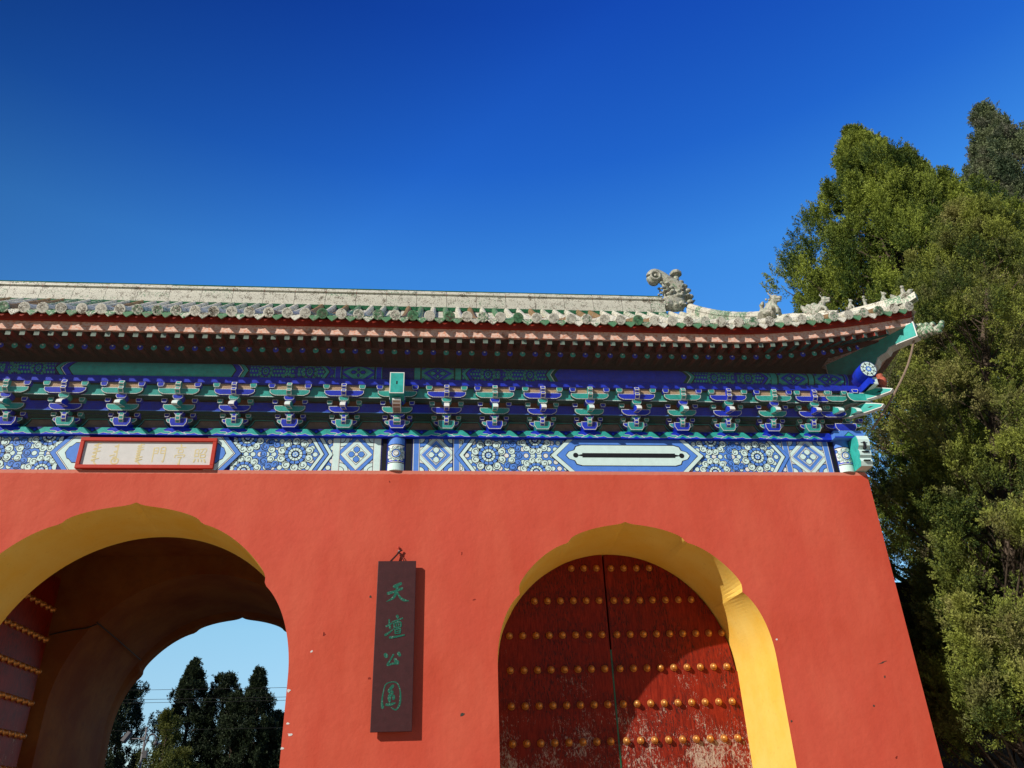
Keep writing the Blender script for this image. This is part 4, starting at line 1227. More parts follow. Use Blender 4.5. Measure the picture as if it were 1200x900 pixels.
# ridge dragon (mouth on the ridge, tail curling up with a sword hilt)
for S in (-1, 1):
    cw = MB(); O = Vector((S * 10.18, YR, 12.62)); sx = S
    def E_(x, z, rx, ry, rz_, y=0): cw.ell(O + Vector((sx * x, y, z)), (rx, ry, rz_), 'tile', 12, 8)
    cw.cur = .35
    E_(.08, .0, .30, .15, .28); E_(-.12, -.08, .20, .16, .17); E_(.22, .25, .22, .14, .26); E_(-.34, .06, .14, .10, .06); E_(-.32, -.12, .13, .10, .05)
    E_(-.05, .17, .12, .17, .08); E_(-.10, .28, .08, .16, .05)
    # curling tail
    tail = [(.26, .32), (.10, .44), (-.06, .58), (-.20, .72), (-.34, .80), (-.44, .74), (-.46, .62), (-.38, .56), (-.30, .62), (-.32, .69)]
    tail = [(a + .02, b_ + .04) for a, b_ in tail]
    cw.tube([O + Vector((sx * a, 0, b_)) for a, b_ in smoothpts(tail, 3)], list(np.linspace(.19, .055, len(smoothpts(tail, 3)))), 'tile', 12)
    for (a, b_, q) in ((.36, .42, .09), (.44, .30, .08), (.47, .12, .09), (.45, -.04, .09), (.30, .55, .07), (.18, .62, .06)):
        for yy in (-.08, .08): E_(a, b_, q, q * .8, q * .7, yy)
    for k in range(26):
        a = random.uniform(-.25, .42); b_ = random.uniform(-.2, .5); q = random.uniform(.03, .06)
        for yy in (-.15, .15): E_(a, b_, q, .035, q * .7, yy * (1 - .4 * abs(b_ - .1)))
    for yy in (-.13, .13):
        ring = [O + Vector((sx * (-.34 + .115 * math.cos(q)), yy, .70 + .115 * math.sin(q))) for q in np.linspace(0, 2 * PI, 15)]
        cw.tube(ring, .032, 'tile', 8); E_(-.34, .70, .045, .04, .045, yy)
    cw.tube([O + Vector((sx * .22, 0, .50)), O + Vector((sx * .22, 0, .80))], [.075, .06], 'tile', 10)
    cw.lathe(O + Vector((sx * .22, 0, .78)), (0, 0, 1), [(0, .07), (.03, .15), (.08, .16), (.10, .13), (.14, .12), (.17, .04)], 'tile', 8)
    cw.tube([O + Vector((sx * .40, .0, .10)), O + Vector((sx * .56, 0, .02)), O + Vector((sx * .60, 0, .08))], [.05, .04, .02], 'tile', 8)
    cw.fm = ['oldglaze'] * len(cw.fm)
    o = cw.build('ridge_dragon', ['oldglaze'], gate, remesh=.012, label='horned glazed dragon with curling tail biting the ridge end')
# seated beasts
def beast(pos, S, h, style, name, label):
    b = MB(); P0 = Vector(pos); s = h
    D = Vector((S * .75, -.66, 0)).normalized() if style != 'front' else Vector((S * .55, -.83, 0)).normalized()
    R_ = Vector((-D.y, D.x, 0))
    def E_(f, u, r, y=0, rz_=None): b.ell(P0 + D * f * s + R_ * y * s + Vector((0, 0, u * s)), (r * s, r * s * .85, (rz_ or r) * s), 'tile', 12, 8)
    def T_(pts, rs): b.tube([P0 + D * f * s + R_ * y * s + Vector((0, 0, u * s)) for f, u, y in pts], [r * s for r in rs], 'tile', 10)
    b.cur = .4
    if style == 'big':
        T_([(-.22, .10, 0), (-.10, .25, 0), (.03, .45, 0), (.10, .62, 0)], [.20, .24, .20, .15])
        E_(.18, .70, .15); T_([(.2, .68, 0), (.38, .64, 0), (.42, .70, 0)], [.11, .085, .05]); T_([(.2, .60, 0), (.36, .54, 0)], [.08, .04])
        for y in (-.10, .10): T_([(.10, .42, y), (.22, .25, y), (.22, .02, y)], [.09, .07, .07]); T_([(-.15, .2, y * 1.4), (.0, .10, y * 1.4), (.05, .0, y * 1.4)], [.13, .10, .06])
        for y in (-.09, .09): T_([(.10, .80, y), (.02, .92, y * 1.2), (.06, 1.02, y * 1.5), (.13, 1.06, y * 1.5)], [.03, .026, .02, .010])
        T_([(-.30, .12, 0), (-.36, .35, 0), (-.32, .60, 0), (-.24, .74, 0)], [.09, .13, .10, .04])
        for k in range(14): E_(random.uniform(-.2, .1), random.uniform(.15, .7), .05, random.choice((-.17, .17)))
    elif style == 'mane':
        T_([(-.30, .08, 0), (-.10, .20, 0), (.10, .36, 0), (.22, .55, 0)], [.18, .20, .17, .13])
        E_(.30, .64, .14); T_([(.32, .62, 0), (.52, .60, 0)], [.10, .06]); T_([(.30, .52, 0), (.48, .48, 0)], [.07, .04])
        for y in (-.10, .10): T_([(.15, .3, y), (.28, .18, y), (.28, .0, y)], [.08, .07, .06])
        for y in (-.08, .08): T_([(.22, .76, y), (.16, .88, y), (.24, .98, y), (.30, .96, y)], [.03, .026, .02, .01])
        T_([(-.28, .10, 0), (-.50, .35, 0), (-.62, .62, 0), (-.66, .74, 0)], [.10, .13, .09, .03]); T_([(-.15, .25, 0), (-.30, .50, 0), (-.44, .66, 0)], [.12, .13, .07]); T_([(-.05, .40, 0), (-.18, .58, 0), (-.25, .62, 0)], [.12, .10, .05])
    elif style == 'sit':
        T_([(-.12, .10, 0), (.0, .35, 0), (.06, .60, 0)], [.18, .16, .10]); E_(.10, .74, .14); T_([(.10, .72, 0), (.26, .70, 0)], [.09, .05])
        for y in (-.07, .07): T_([(.05, .45, y), (.20, .25, y), (.22, .0, y)], [.06, .05, .05]); T_([(.03, .84, y), (.0, .97, y)], [.04, .01])
        T_([(-.18, .10, 0), (-.30, .3, 0), (-.28, .45, 0)], [.06, .05, .02])
    elif style == 'stand':
        T_([(0, .0, 0), (0, .35, 0), (0, .66, 0)], [.14, .11, .12]); E_(.02, .82, .12); T_([(.05, .58, 0), (.2, .5, 0)], [.05, .04])
    elif style == 'rider':
        T_([(-.40, .15, 0), (.0, .22, 0), (.30, .30, 0), (.42, .5, 0)], [.16, .24, .18, .12]); T_([(.42, .48, 0), (.58, .44, 0)], [.08, .03])
        T_([(-.35, .15, 0), (-.60, .40, 0), (-.66, .62, 0)], [.14, .16, .05]); T_([(.0, .35, 0), (.02, .72, 0)], [.14, .11]); E_(.03, .86, .12)
    b.fm = ['oldglaze'] * len(b.fm)
    return b.build(name, ['oldglaze'], gate, remesh=max(.006, .02 * h), label=label)
for S in (-1, 1):
    beast((S * (GX + .05), .02, 9.66), S, .52, 'big', 'ridge_beast', 'horned beast seated at the foot of the descending ridge')
    hz = lambda t, a=.14: (S * (EX - t), EY + t, roofz(S * (EX - t), EY + t) + a + .10 * max(0, 1 - t / .9))
    beast(hz(1.13, .24), S, .46, 'mane', 'ridge_beast', 'maned beast on the hip ridge behind the small figures')
    beast(hz(.74, .20), S, .26, 'sit', 'ridge_figurine', 'first small seated beast on the hip ridge')
    beast(hz(.56, .20), S, .25, 'stand', 'ridge_figurine', 'small upright figure on the hip ridge')
    beast(hz(.34, .20), S, .30, 'sit', 'ridge_figurine', 'small seated beast with pricked ears near the eave corner')
    beast(hz(.10, .20), S, .30, 'rider', 'ridge_figurine', 'small rider figure at the tip of the hip ridge')

# ------------------------------------------------------------------ eaves: fascia, soffit, rafters, corner beam
def dl(x): return Lx(abs(x))
XE = [float(v) for v in np.concatenate([np.linspace(-12.72, -9.4, 20), np.linspace(-9, 9, 30), np.linspace(9.4, 12.72, 20)])]
def ribbon_x(name, mats, secs, parent=gate, label=None):
    """secs: (y, z) section loop swept along X following the eave's rise"""
    b = MB(); n = len(secs)
    v = []
    for x in XE:
        for y, z in secs: v.append((x, y, z + dl(x)))
    f = [(i * n + k, i * n + (k + 1) % n, (i + 1) * n + (k + 1) % n, (i + 1) * n + k) for i in range(len(XE) - 1) for k in range(n)]
    f += [tuple(range(n)), tuple((len(XE) - 1) * n + k for k in range(n))]
    b.add(v, f, mats[0]); return b.build(name, mats, parent, label=label)
ribbon_x('fascia_board', ['fascia'], [(-.90, 8.515), (-.90, 8.66), (-.85, 8.66), (-.85, 8.515)], label='faded pink fascia board under the tile ends')
ribbon_x('tile_batten', ['redpaint'], [(-.945, 8.662), (-.96, 8.76), (-.80, 8.76), (-.80, 8.662)], label='dark red batten carrying the tiles')
ribbon_x('soffit_board', ['soffit'], [(-.85, 8.56), (-.85, 8.59), (-.54, 8.66), (-.54, 8.63)])
ribbon_x('soffit_board', ['soffit'], [(-.56, 8.46), (-.56, 8.625), (-.50, 8.625), (-.50, 8.46)], label='red board above the round rafter ends')
sb = MB(); v = []
for x in XE:
    for y, z in ((-.54, 8.46), (-.05, 8.54), (.4, 8.58)): v.append((x * (1 - .0 * y), y, z + dl(x) * (1.0 if y < 0 else .4)))
sb.add(v, [(i * 3 + k, i * 3 + k + 1, (i + 1) * 3 + k + 1, (i + 1) * 3 + k) for i in range(len(XE) - 1) for k in range(2)], 'soffit'); sb.build('soffit_board', ['soffit'], gate)
for S in (-1, 1):
    sd = MB(); ysd = np.linspace(-.9, 8.7, 40)
    v = []
    for y in ysd:
        z = Lx(abs(y - YR), 1.9, 3.1)
        for x, zz in ((12.72, 8.515), (12.72, 8.66), (12.78, 8.76), (12.64, 8.76), (12.64, 8.56), (12.2, 8.54), (11.5, 8.60)): v.append((S * x, y, zz + z * (1 if x > 12.1 else .6)))
    sd.add(v, [(i * 7 + k, i * 7 + k + 1, (i + 1) * 7 + k + 1, (i + 1) * 7 + k) for i in range(39) for k in range(6)], 'fascia')
    sd.build('fascia_board', ['fascia'], gate, label='side fascia and soffit')
bs = MB(); bs.box(-11.6, 11.6, .15, 7.6, 7.25, 8.45, 'soffit'); bs.box(-12.5, 12.5, 8.0, 8.8, 8.45, 8.6, 'soffit'); bs.build('inner_frame', ['soffit'], gate)
# rafters
RS = .2105
xr = [RS * (k + .1) for k in range(-62, 62) if abs(RS * (k + .1)) < 12.35]
rest_f, rest_r = MB(), MB()
for i, x in enumerate(xr):
    ax = abs(x); s = 1 if x > 0 else -1
    fan = 0 if ax < 10.9 else math.radians(40) * ((ax - 10.9) / 1.6)
    D = Vector((s * math.sin(fan), -math.cos(fan), 0))
    # flying rafter: square section, green end
    tip = Vector((x, -.865, 8.465 + dl(x)))
    Lf = .42
    back = tip - D * Lf + Vector((0, 0, .075))
    A_ = (tip - back) * .5; N_ = Vector((D.y, -D.x, 0)).normalized() * .040; U_ = Vector((0, 0, .043))
    def fly(mb):
        mb.obox((tip + back) / 2, A_, N_, U_, 'redpaint')
        mb.obox(tip + A_.normalized() * .002, A_.normalized() * .002, N_ * .98, U_ * .98, 'flyend')
        mb.obox((tip + back) / 2 - U_ * 1.02, A_, N_ * 1.0, U_ * .03, 'dkteal' if ax > 10 else 'soffit')
    # round rafter with coloured bead end
    rtip = Vector((x * (1 if ax < 11 else 1 - .02 * (ax - 11)), -.60, 8.39 + dl(x) * .85))
    rb = rtip - D * .42 + Vector((0, 0, .08))
    ec = 'blue' if i % 2 else 'teal'
    def rnd(mb):
        mb.tube([rb, rtip], .043, 'soffit', 10)
        mb.lathe(rtip, D, [(0, .046), (.004, .046), (.010, .040), (.013, .001)], ec, 12)
        mb.ell(rtip + D * .012 + Vector((0, 0, .016)), (.015, .010, .012), 'white', 8, 5)  # white dot paints a highlight on the bead end
    if -2.75 < x:
        fm = MB(); fly(fm); fo = fm.build('flying_rafter', ['redpaint', 'flyend', 'dkteal'] if False else ['redpaint', 'flyend', 'dkteal'], gate) if 'flyend' in M else None
        if fo is None:
            M['flyend'] = paint_mat('grey_green_rafter_end', (.20, .27, .23), .4, dirt_amt=.4)
            fo = fm.build('flying_rafter', ['redpaint', 'flyend', 'dkteal'], gate)
        if ax < 12.15:
            rm = MB(); rnd(rm); rm.build('round_rafter', ['redpaint', ec, 'white'], gate, label='round rafter with %s end' % ('blue' if i % 2 else 'teal'))
    else:
        fly(rest_f)
        if ax < 12.15: rnd(rest_r)
if 'flyend' not in M: M['flyend'] = paint_mat('grey_green_rafter_end', (.20, .27, .23), .4, dirt_amt=.4)
tag(rest_f.build('flying_rafters', ['redpaint', 'flyend', 'dkteal'], gate), kind='stuff')
tag(rest_r.build('round_rafters', ['redpaint', 'blue', 'teal', 'white'], gate), kind='stuff')
# corner beam and its dragon-head cap
for S in (-1, 1):
    D = Vector((-S, 1, 0)).normalized(); Nn = Vector((1, S, 0)).normalized()
    O = Vector((S * 12.74, -.92, .05))
    fn = lambda u, v, d: tuple(O + D * u + Nn * d + Vector((0, 0, v)))
    prof = [(0, 8.60), (0, 8.90), (.5, 8.84), (1.6, 8.70), (1.6, 8.20), (1.02, 8.20), (.95, 8.28), (.84, 8.29), (.76, 8.34), (.70, 8.44), (.62, 8.47), (.54, 8.49), (.48, 8.56), (.30, 8.585)]
    cbm = MB(); cbm.prism(prof, fn, -.10, .10, 'white', 'white')
    for sd in (-1, 1): cbm.prism(inset(prof, .018), fn, sd * .101, sd * .104, 'teal')
    cbm.build('corner_beam', ['white', 'teal'], gate, label='teal corner beam with white edge and stepped underside')
    dh = MB(); dh.cur = .95; O2 = Vector((S * 12.78, -.96, 8.73)); F_ = -D
    def E2(f, u, r, y=0, rz_=None): dh.ell(O2 + F_ * f + Nn * y + Vector((0, 0, u)), (r, r, rz_ or r), 'tile', 10, 7)
    E2(.04, .0, .12); E2(.14, .0, .11); E2(.22, -.03, .08); E2(.30, .0, .06); E2(.34, .06, .045); E2(.20, .09, .05); E2(.26, -.09, .05, 0, .03); E2(.10, .13, .04)
    for y in (-.08, .08): E2(.12, .08, .04, y); E2(.03, .10, .05, y); E2(.22, .04, .03, y)
    dh.tube([O2 + F_ * .05 + Vector((0, 0, .12)), O2 - F_ * .04 + Vector((0, 0, .20))], [.03, .012], 'tile', 8)
    dh.fm = ['capglaze'] * len(dh.fm)
    dh.build('beam_end_dragon', ['capglaze'], gate, remesh=.010, label='green glazed dragon head capping the corner beam')

# ------------------------------------------------------------------ wire netting under the eaves
nb = MB(); uvs = []
def net_quad(p00, p10, p01, p11, nu, nv, sag, nrm):
    p00, p10, p01, p11, nrm = map(Vector, (p00, p10, p01, p11, nrm))
    o = len(nb.v); Lu = (p10 - p00).length; Lv = (p01 - p00).length
    pts = []
    for j in range(nv + 1):
        for i in range(nu + 1):
            u, v = i / nu, j / nv
            p = (p00 * (1 - u) + p10 * u) * (1 - v) + (p01 * (1 - u) + p11 * u) * v
            x = p.x
            p = p + nrm * sag * math.sin(PI * v) + nrm * .015 * math.sin(u * Lu * 1.7) * math.sin(PI * v)
            pts.append((p, (u * Lu, v * Lv)))
    for j in range(nv):
        for i in range(nu):
            a = j * (nu + 1) + i; q = (a, a + 1, a + nu + 2, a + nu + 1)
            nb.add([pts[k][0] for k in q], [(0, 1, 2, 3)], 'net'); uvs.extend([pts[k][1] for k in q])
segs = [(-12.6 + (12.6 + 12.6) * i / 40) for i in range(41)]
uo = 0
for i in range(40):
    a, b_ = segs[i], segs[i + 1]
    o = len(uvs)
    bx = lambda x: max(-11.85, min(11.85, x))
    net_quad((a, -.9, 8.51 + dl(a)), (b_, -.9, 8.51 + dl(b_)), (bx(a) if abs(a) < 11 else a * .945, -.14, 7.25), (bx(b_) if abs(b_) < 11 else b_ * .945, -.14, 7.25), 2, 8, -.02, (0, -1, 0))
    for k in range(o, len(uvs)): uvs[k] = (uvs[k][0] + a, uvs[k][1])
for S in (-1, 1):
    net_quad((S * 12.68, -.9, 8.51 + dl(12.6)), (S * 12.6, 2.5, 8.5), (S * 11.9, -.14, 7.25), (S * 11.8, 2.5, 7.25), 10, 8, -.03, (S, 0, 0))
net = nb.build('bird_netting', ['net'], gate, label='fine wire netting stretched under the eaves')
uvl = net.data.uv_layers.new(name='UVMap')
co = []
# recalc_face_normals may flip loops: assign by vertex
vuv = [None] * len(net.data.vertices)
for k in range(len(uvs)): vuv[k] = uvs[k]
for lp in net.data.loops: uvl.data[lp.index].uv = vuv[lp.vertex_index]
for S in (-1, 1):
    rp = MB(); rp.tube(smoothpts([(S * 12.74, -.93, 8.86), (S * 12.54, -.70, 8.25), (S * 12.22, -.38, 7.68), (S * 11.92, -.14, 7.27)], 4), .018, 'board', 6)
    rp.build('netting_cord', ['board'], gate)

# ------------------------------------------------------------------ name plaque over the middle arch
pq = thing('name_plaque', 'red framed white name plaque with pale gilt characters over the middle arch', 'plaque', (.03, -.05, 6.556))
x0, x1, z0, z1 = -1.0, 1.06, 6.557, 7.075
f = MB(); fwid = .06
f.box(x0, x1, -.055, .02, z0, z0 + fwid, 'plaquered'); f.box(x0, x1, -.055, .02, z1 - fwid, z1, 'plaquered')
f.box(x0, x0 + fwid, -.054, .02, z0 + fwid, z1 - fwid, 'plaquered'); f.box(x1 - fwid, x1, -.054, .02, z0 + fwid, z1 - fwid, 'plaquered')
f.build('frame', 'plaquered', pq, bevel=.006)
f = MB(); f.box(x0 + fwid, x1 - fwid, -.02, .018, z0 + fwid, z1 - fwid, 'panel'); f.build('panel', 'panel', pq)
G = {}
G['tian'] = [([(.30, .78), (.62, .95)], [.17, .15]), ([(.03, .42), (.35, .52), (.68, .68)], [.16, .12, .14]), ([(.45, .85), (.42, .5), (.28, .18), (-.02, -.02)], [.14, .13, .13, .03]), ([(.45, .48), (.60, .20), (.78, .05), (1.02, .0)], [.07, .11, .13, .03])]
G['tan'] = [([(.17, .84), (.19, .65), (.24, .42)], [.08, .1, .1]), ([(.03, .52), (.20, .60), (.34, .68)], [.1, .1, .07]), ([(.0, .12), (.18, .22), (.42, .40)], [.13, .1, .05]), ([(.58, 1.02), (.62, .93)], [.13, .14]), ([(.34, .74), (.60, .80), (.88, .90)], [.06, .08, .07]),
            ([(.42, .66), (.46, .44)], [.08, .08]), ([(.42, .66), (.76, .72), (.80, .50)], [.07, .08, .08]), ([(.46, .45), (.80, .50)], [.07, .07]), ([(.55, .60), (.57, .52)], .06), ([(.55, .61), (.68, .63), (.68, .54)], .05), ([(.50, .36), (.52, .18)], [.08, .08]), ([(.50, .36), (.76, .40), (.76, .20)], [.07, .08, .08]), ([(.52, .27), (.75, .30)], .05), ([(.52, .18), (.76, .20)], .06), ([(.24, .00), (.60, .04), (1.0, .11)], [.12, .10, .07])]
G['gong'] = [([(.10, .80), (.18, .66)], [.22, .24]), ([(.84, .88), (.92, .72)], [.20, .20]), ([(.56, .78), (.42, .46), (.24, .08), (.50, .16), (.66, .18)], [.12, .10, .12, .12, .14]), ([(.66, .46), (.80, .20)], [.18, .26])]
G['yuan'] = [([(.10, .10), (.06, .30), (.10, .62), (.20, .88), (.45, .97), (.72, .94), (.88, .72), (.92, .42), (.88, .18), (.72, .02), (.50, .10)], [.12, .08, .05, .05, .04, .05, .05, .08, .08, .06, .03]), ([(.55, .84), (.38, .66), (.52, .62), (.40, .46), (.42, .30)], [.12, .14, .13, .14, .10]), ([(.60, .50), (.60, .40)], [.10, .14]), ([(.26, .20), (.45, .20), (.68, .25)], [.10, .12, .06])]
G['zhao'] = [([(.05, .8), (.06, .35)], .07), ([(.05, .8), (.33, .82), (.33, .38)], .07), ([(.07, .6), (.32, .6)], .06), ([(.06, .37), (.33, .39)], .06), ([(.45, .85), (.92, .88), (.88, .65), (.80, .62)], .07), ([(.66, .86), (.60, .70), (.46, .58)], .06), ([(.50, .50), (.51, .30)], .07), ([(.50, .50), (.88, .52), (.86, .32)], .07), ([(.51, .31), (.86, .33)], .06), ([(.12, .20), (.05, .02)], .09), ([(.36, .20), (.40, .06)], .08), ([(.62, .20), (.66, .06)], .08), ([(.84, .20), (.96, .02)], .1)]
G['heng'] = [([(.48, 1.0), (.52, .90)], .1), ([(.08, .82), (.92, .86)], .07), ([(.30, .74), (.31, .58)], .06), ([(.30, .74), (.70, .75), (.69, .59)], .06), ([(.31, .59), (.70, .60)], .06), ([(.08, .36), (.14, .47), (.90, .49), (.84, .38)], .06), ([(.34, .36), (.66, .38), (.54, .26)], .06), ([(.54, .28), (.54, .0), (.42, .05)], [.08, .08, .04])]
G['men'] = [([(.08, .95), (.09, .0)], .08), ([(.08, .92), (.40, .94), (.39, .56)], .07), ([(.10, .75), (.39, .75)], .06), ([(.10, .57), (.39, .58)], .06), ([(.60, .94), (.61, .58)], .07), ([(.60, .94), (.93, .95), (.92, .04), (.80, .08)], [.07, .08, .08, .05]), ([(.61, .76), (.92, .76)], .06), ([(.61, .58), (.92, .59)], .06)]
def manchu(seed, n, loop=False, tail=1):
    rr = random.Random(seed); s = [([(.5, 1.0), (.5, .5), (.48, .12)], [.07, .07, .06])]
    for k in range(n):
        y = .95 - .82 * k / n
        s.append(([(.5, y), (.28, y - .06), (.5, y - .09)], [.05, .07, .05]))
        if rr.random() < .55: s.append(([(.52, y), (.74, y + .03)], [.06, .05]))
    if loop: s.append(([(.5, .35), (.22, .22), (.30, .05), (.62, .06), (.68, .24), (.5, .28), (.40, .16)], .07)); s.append(([(.05, .42), (.35, .48)], .06))
    if tail: s.append(([(.48, .14), (.62, .06), (.86, -.02)], [.07, .07, .03]))
    return s
G['m1'] = manchu(3, 7); G['m2'] = manchu(5, 3, True, 0); G['m3'] = manchu(9, 5)
def glyph(mb, key, x, z, w_, h_, fn, mat, th=.003, shear=0):
    for i, (pts, ws) in enumerate(G[key]):
        sc_ = (w_ + h_) / 2
        W_ = [q * sc_ for q in (ws if hasattr(ws, '__len__') else [ws] * len(pts))]
        pp_ = ribbon([(x + (u - .5) * w_, z + (v - .5) * h_) for u, v in pts], W_)
        mb.prism(pp_, fn, .0004, th + .00025 * i, mat)
for key, x, w_, h_ in (('zhao', .83, .19, .26), ('heng', .52, .17, .34), ('men', .20, .20, .25), ('m1', -.09, .20, .36), ('m2', -.43, .22, .34), ('m3', -.74, .22, .38)):
    tx = MB(); glyph(tx, key, x, 6.80, w_, h_, XZ(-.0202), 'goldtext', .0006); tx.build('character', 'goldtext', pq)

# ------------------------------------------------------------------ hanging sign on the wall
hsn = thing('hanging_sign', 'tall maroon signboard with four green carved characters hanging on the red wall', 'sign', (3.95, -.06, 2.71))
b = MB(); b.box(3.675, 4.235, -.108, -.068, 2.71, 5.06, 'maroon'); b.box(3.74, 4.17, -.068, -.03, 2.85, 2.95, 'maroon'); b.box(3.74, 4.17, -.068, -.03, 4.80, 4.90, 'maroon')
b.build('board', 'maroon', hsn, bevel=.005)
fn = XZ(-.1085)
for key, z, w_, h_, x in (('tian', 4.60, .31, .27, 3.985), ('tan', 4.10, .27, .30, 3.96), ('gong', 3.66, .25, .20, 3.935), ('yuan', 3.17, .29, .38, 3.945)):
    t_ = MB(); glyph(t_, key, x, z, w_, h_, fn, 'signgreen', .0012); t_.build('character', 'signgreen', hsn)
cd = MB(); cd.tube([(3.86, -.085, 5.055), (3.98, -.035, 5.21), (4.06, -.085, 5.055)], .009, 'cord', 6); cd.tube([(3.84, -.085, 5.055), (3.97, -.03, 5.215)], .007, 'cord', 6)
cd.tube([(3.95, -.03, 5.20), (3.99, -.04, 5.23), (4.02, -.03, 5.25)], .012, 'cord', 6); cd.build('cord', 'cord', hsn)
nl = MB(); nl.tube([(3.975, .02, 5.21), (3.97, -.06, 5.23)], .012, 'metal', 6); nl.tube([(3.96, -.02, 5.28), (3.965, -.02, 5.31)], .012, 'plaquered', 6); nl.build('nail', ['metal', 'plaquered'], hsn)

# ------------------------------------------------------------------ perimeter wall behind the right side
pw = thing('perimeter_wall', 'dark brick perimeter wall in shade behind the right side of the gatehouse', 'wall', (22, 3.75, 0))
b = MB(); b.box(HW + .01, 34, 3.45, 4.05, 0, 5.45, 'brick'); b.build('wall_body', 'brick', pw)
b = MB(); b.box(HW + .01, 34, 3.38, 4.12, 5.452, 5.57, 'brick'); b.build('coping', 'brick', pw)
pw2 = thing('perimeter_wall', 'brick perimeter wall beyond the left side of the gatehouse', 'wall', (-22, 3.75, 0))
b = MB(); b.box(-34, -HW - .01, 3.45, 4.05, 0, 5.45, 'brick'); b.build('wall_body', 'brick', pw2)

# ------------------------------------------------------------------ trees
def leaves(parent, name, mat, tufts, per, size, rng, updir=.5, spread=1.0, wid=.38):
    """tufts: array (x,y,z,r,ox,oy,oz,tone)"""
    tufts = np.array(tufts); K = len(tufts)
    ax = tufts[:, 4:7] * .75 + np.array([0, 0, updir]) + rng.normal(size=(K, 3)) * .30
    ax /= np.linalg.norm(ax, axis=1)[:, None]
    T = np.repeat(tufts, per, axis=0); n = len(T); A = np.repeat(ax, per, axis=0)
    d = rng.normal(size=(n, 3)); d -= A * (d * A).sum(1)[:, None]; d /= np.linalg.norm(d, axis=1)[:, None]
    tt = rng.uniform(0, 1, n)
    rad = T[:, 3] * .50 * (1 - tt) ** .7 * rng.uniform(.3, 1, n)
    p = T[:, :3] + A * (T[:, 3] * 2.1 * (tt - .3))[:, None] + d * rad[:, None]
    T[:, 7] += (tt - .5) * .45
    q = A * .9 + d * .7 + rng.normal(size=(n, 3)) * .25; q /= np.linalg.norm(q, axis=1)[:, None]
    s = np.cross(q, rng.normal(size=(n, 3))); s /= np.linalg.norm(s, axis=1)[:, None]
    L_ = size * rng.uniform(.6, 1.4, n)[:, None]; W_ = L_ * wid
    v = np.stack([p - s * W_ * .35, p + q * L_ * .5 - s * W_ * .6, p + q * L_, p + q * L_ * .5 + s * W_ * .6], axis=1).reshape(-1, 3)
    c = Vector((v[:, 0].mean(), v[:, 1].mean(), v[:, 2].min())); v = v - np.array(c)
    me = bpy.data.meshes.new(name)
    me.vertices.add(len(v)); me.vertices.foreach_set('co', v.ravel())
    me.loops.add(len(v)); me.loops.foreach_set('vertex_index', np.arange(len(v)))
    me.polygons.add(n); me.polygons.foreach_set('loop_start', np.arange(0, 4 * n, 4)); me.polygons.foreach_set('loop_total', np.full(n, 4))
    me.update(calc_edges=True)
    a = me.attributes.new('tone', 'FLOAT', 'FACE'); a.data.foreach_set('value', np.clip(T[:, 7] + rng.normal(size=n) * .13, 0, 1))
    me.materials.append(M[mat])
    ob = bpy.data.objects.new(name, me); link(ob, parent, c); return ob
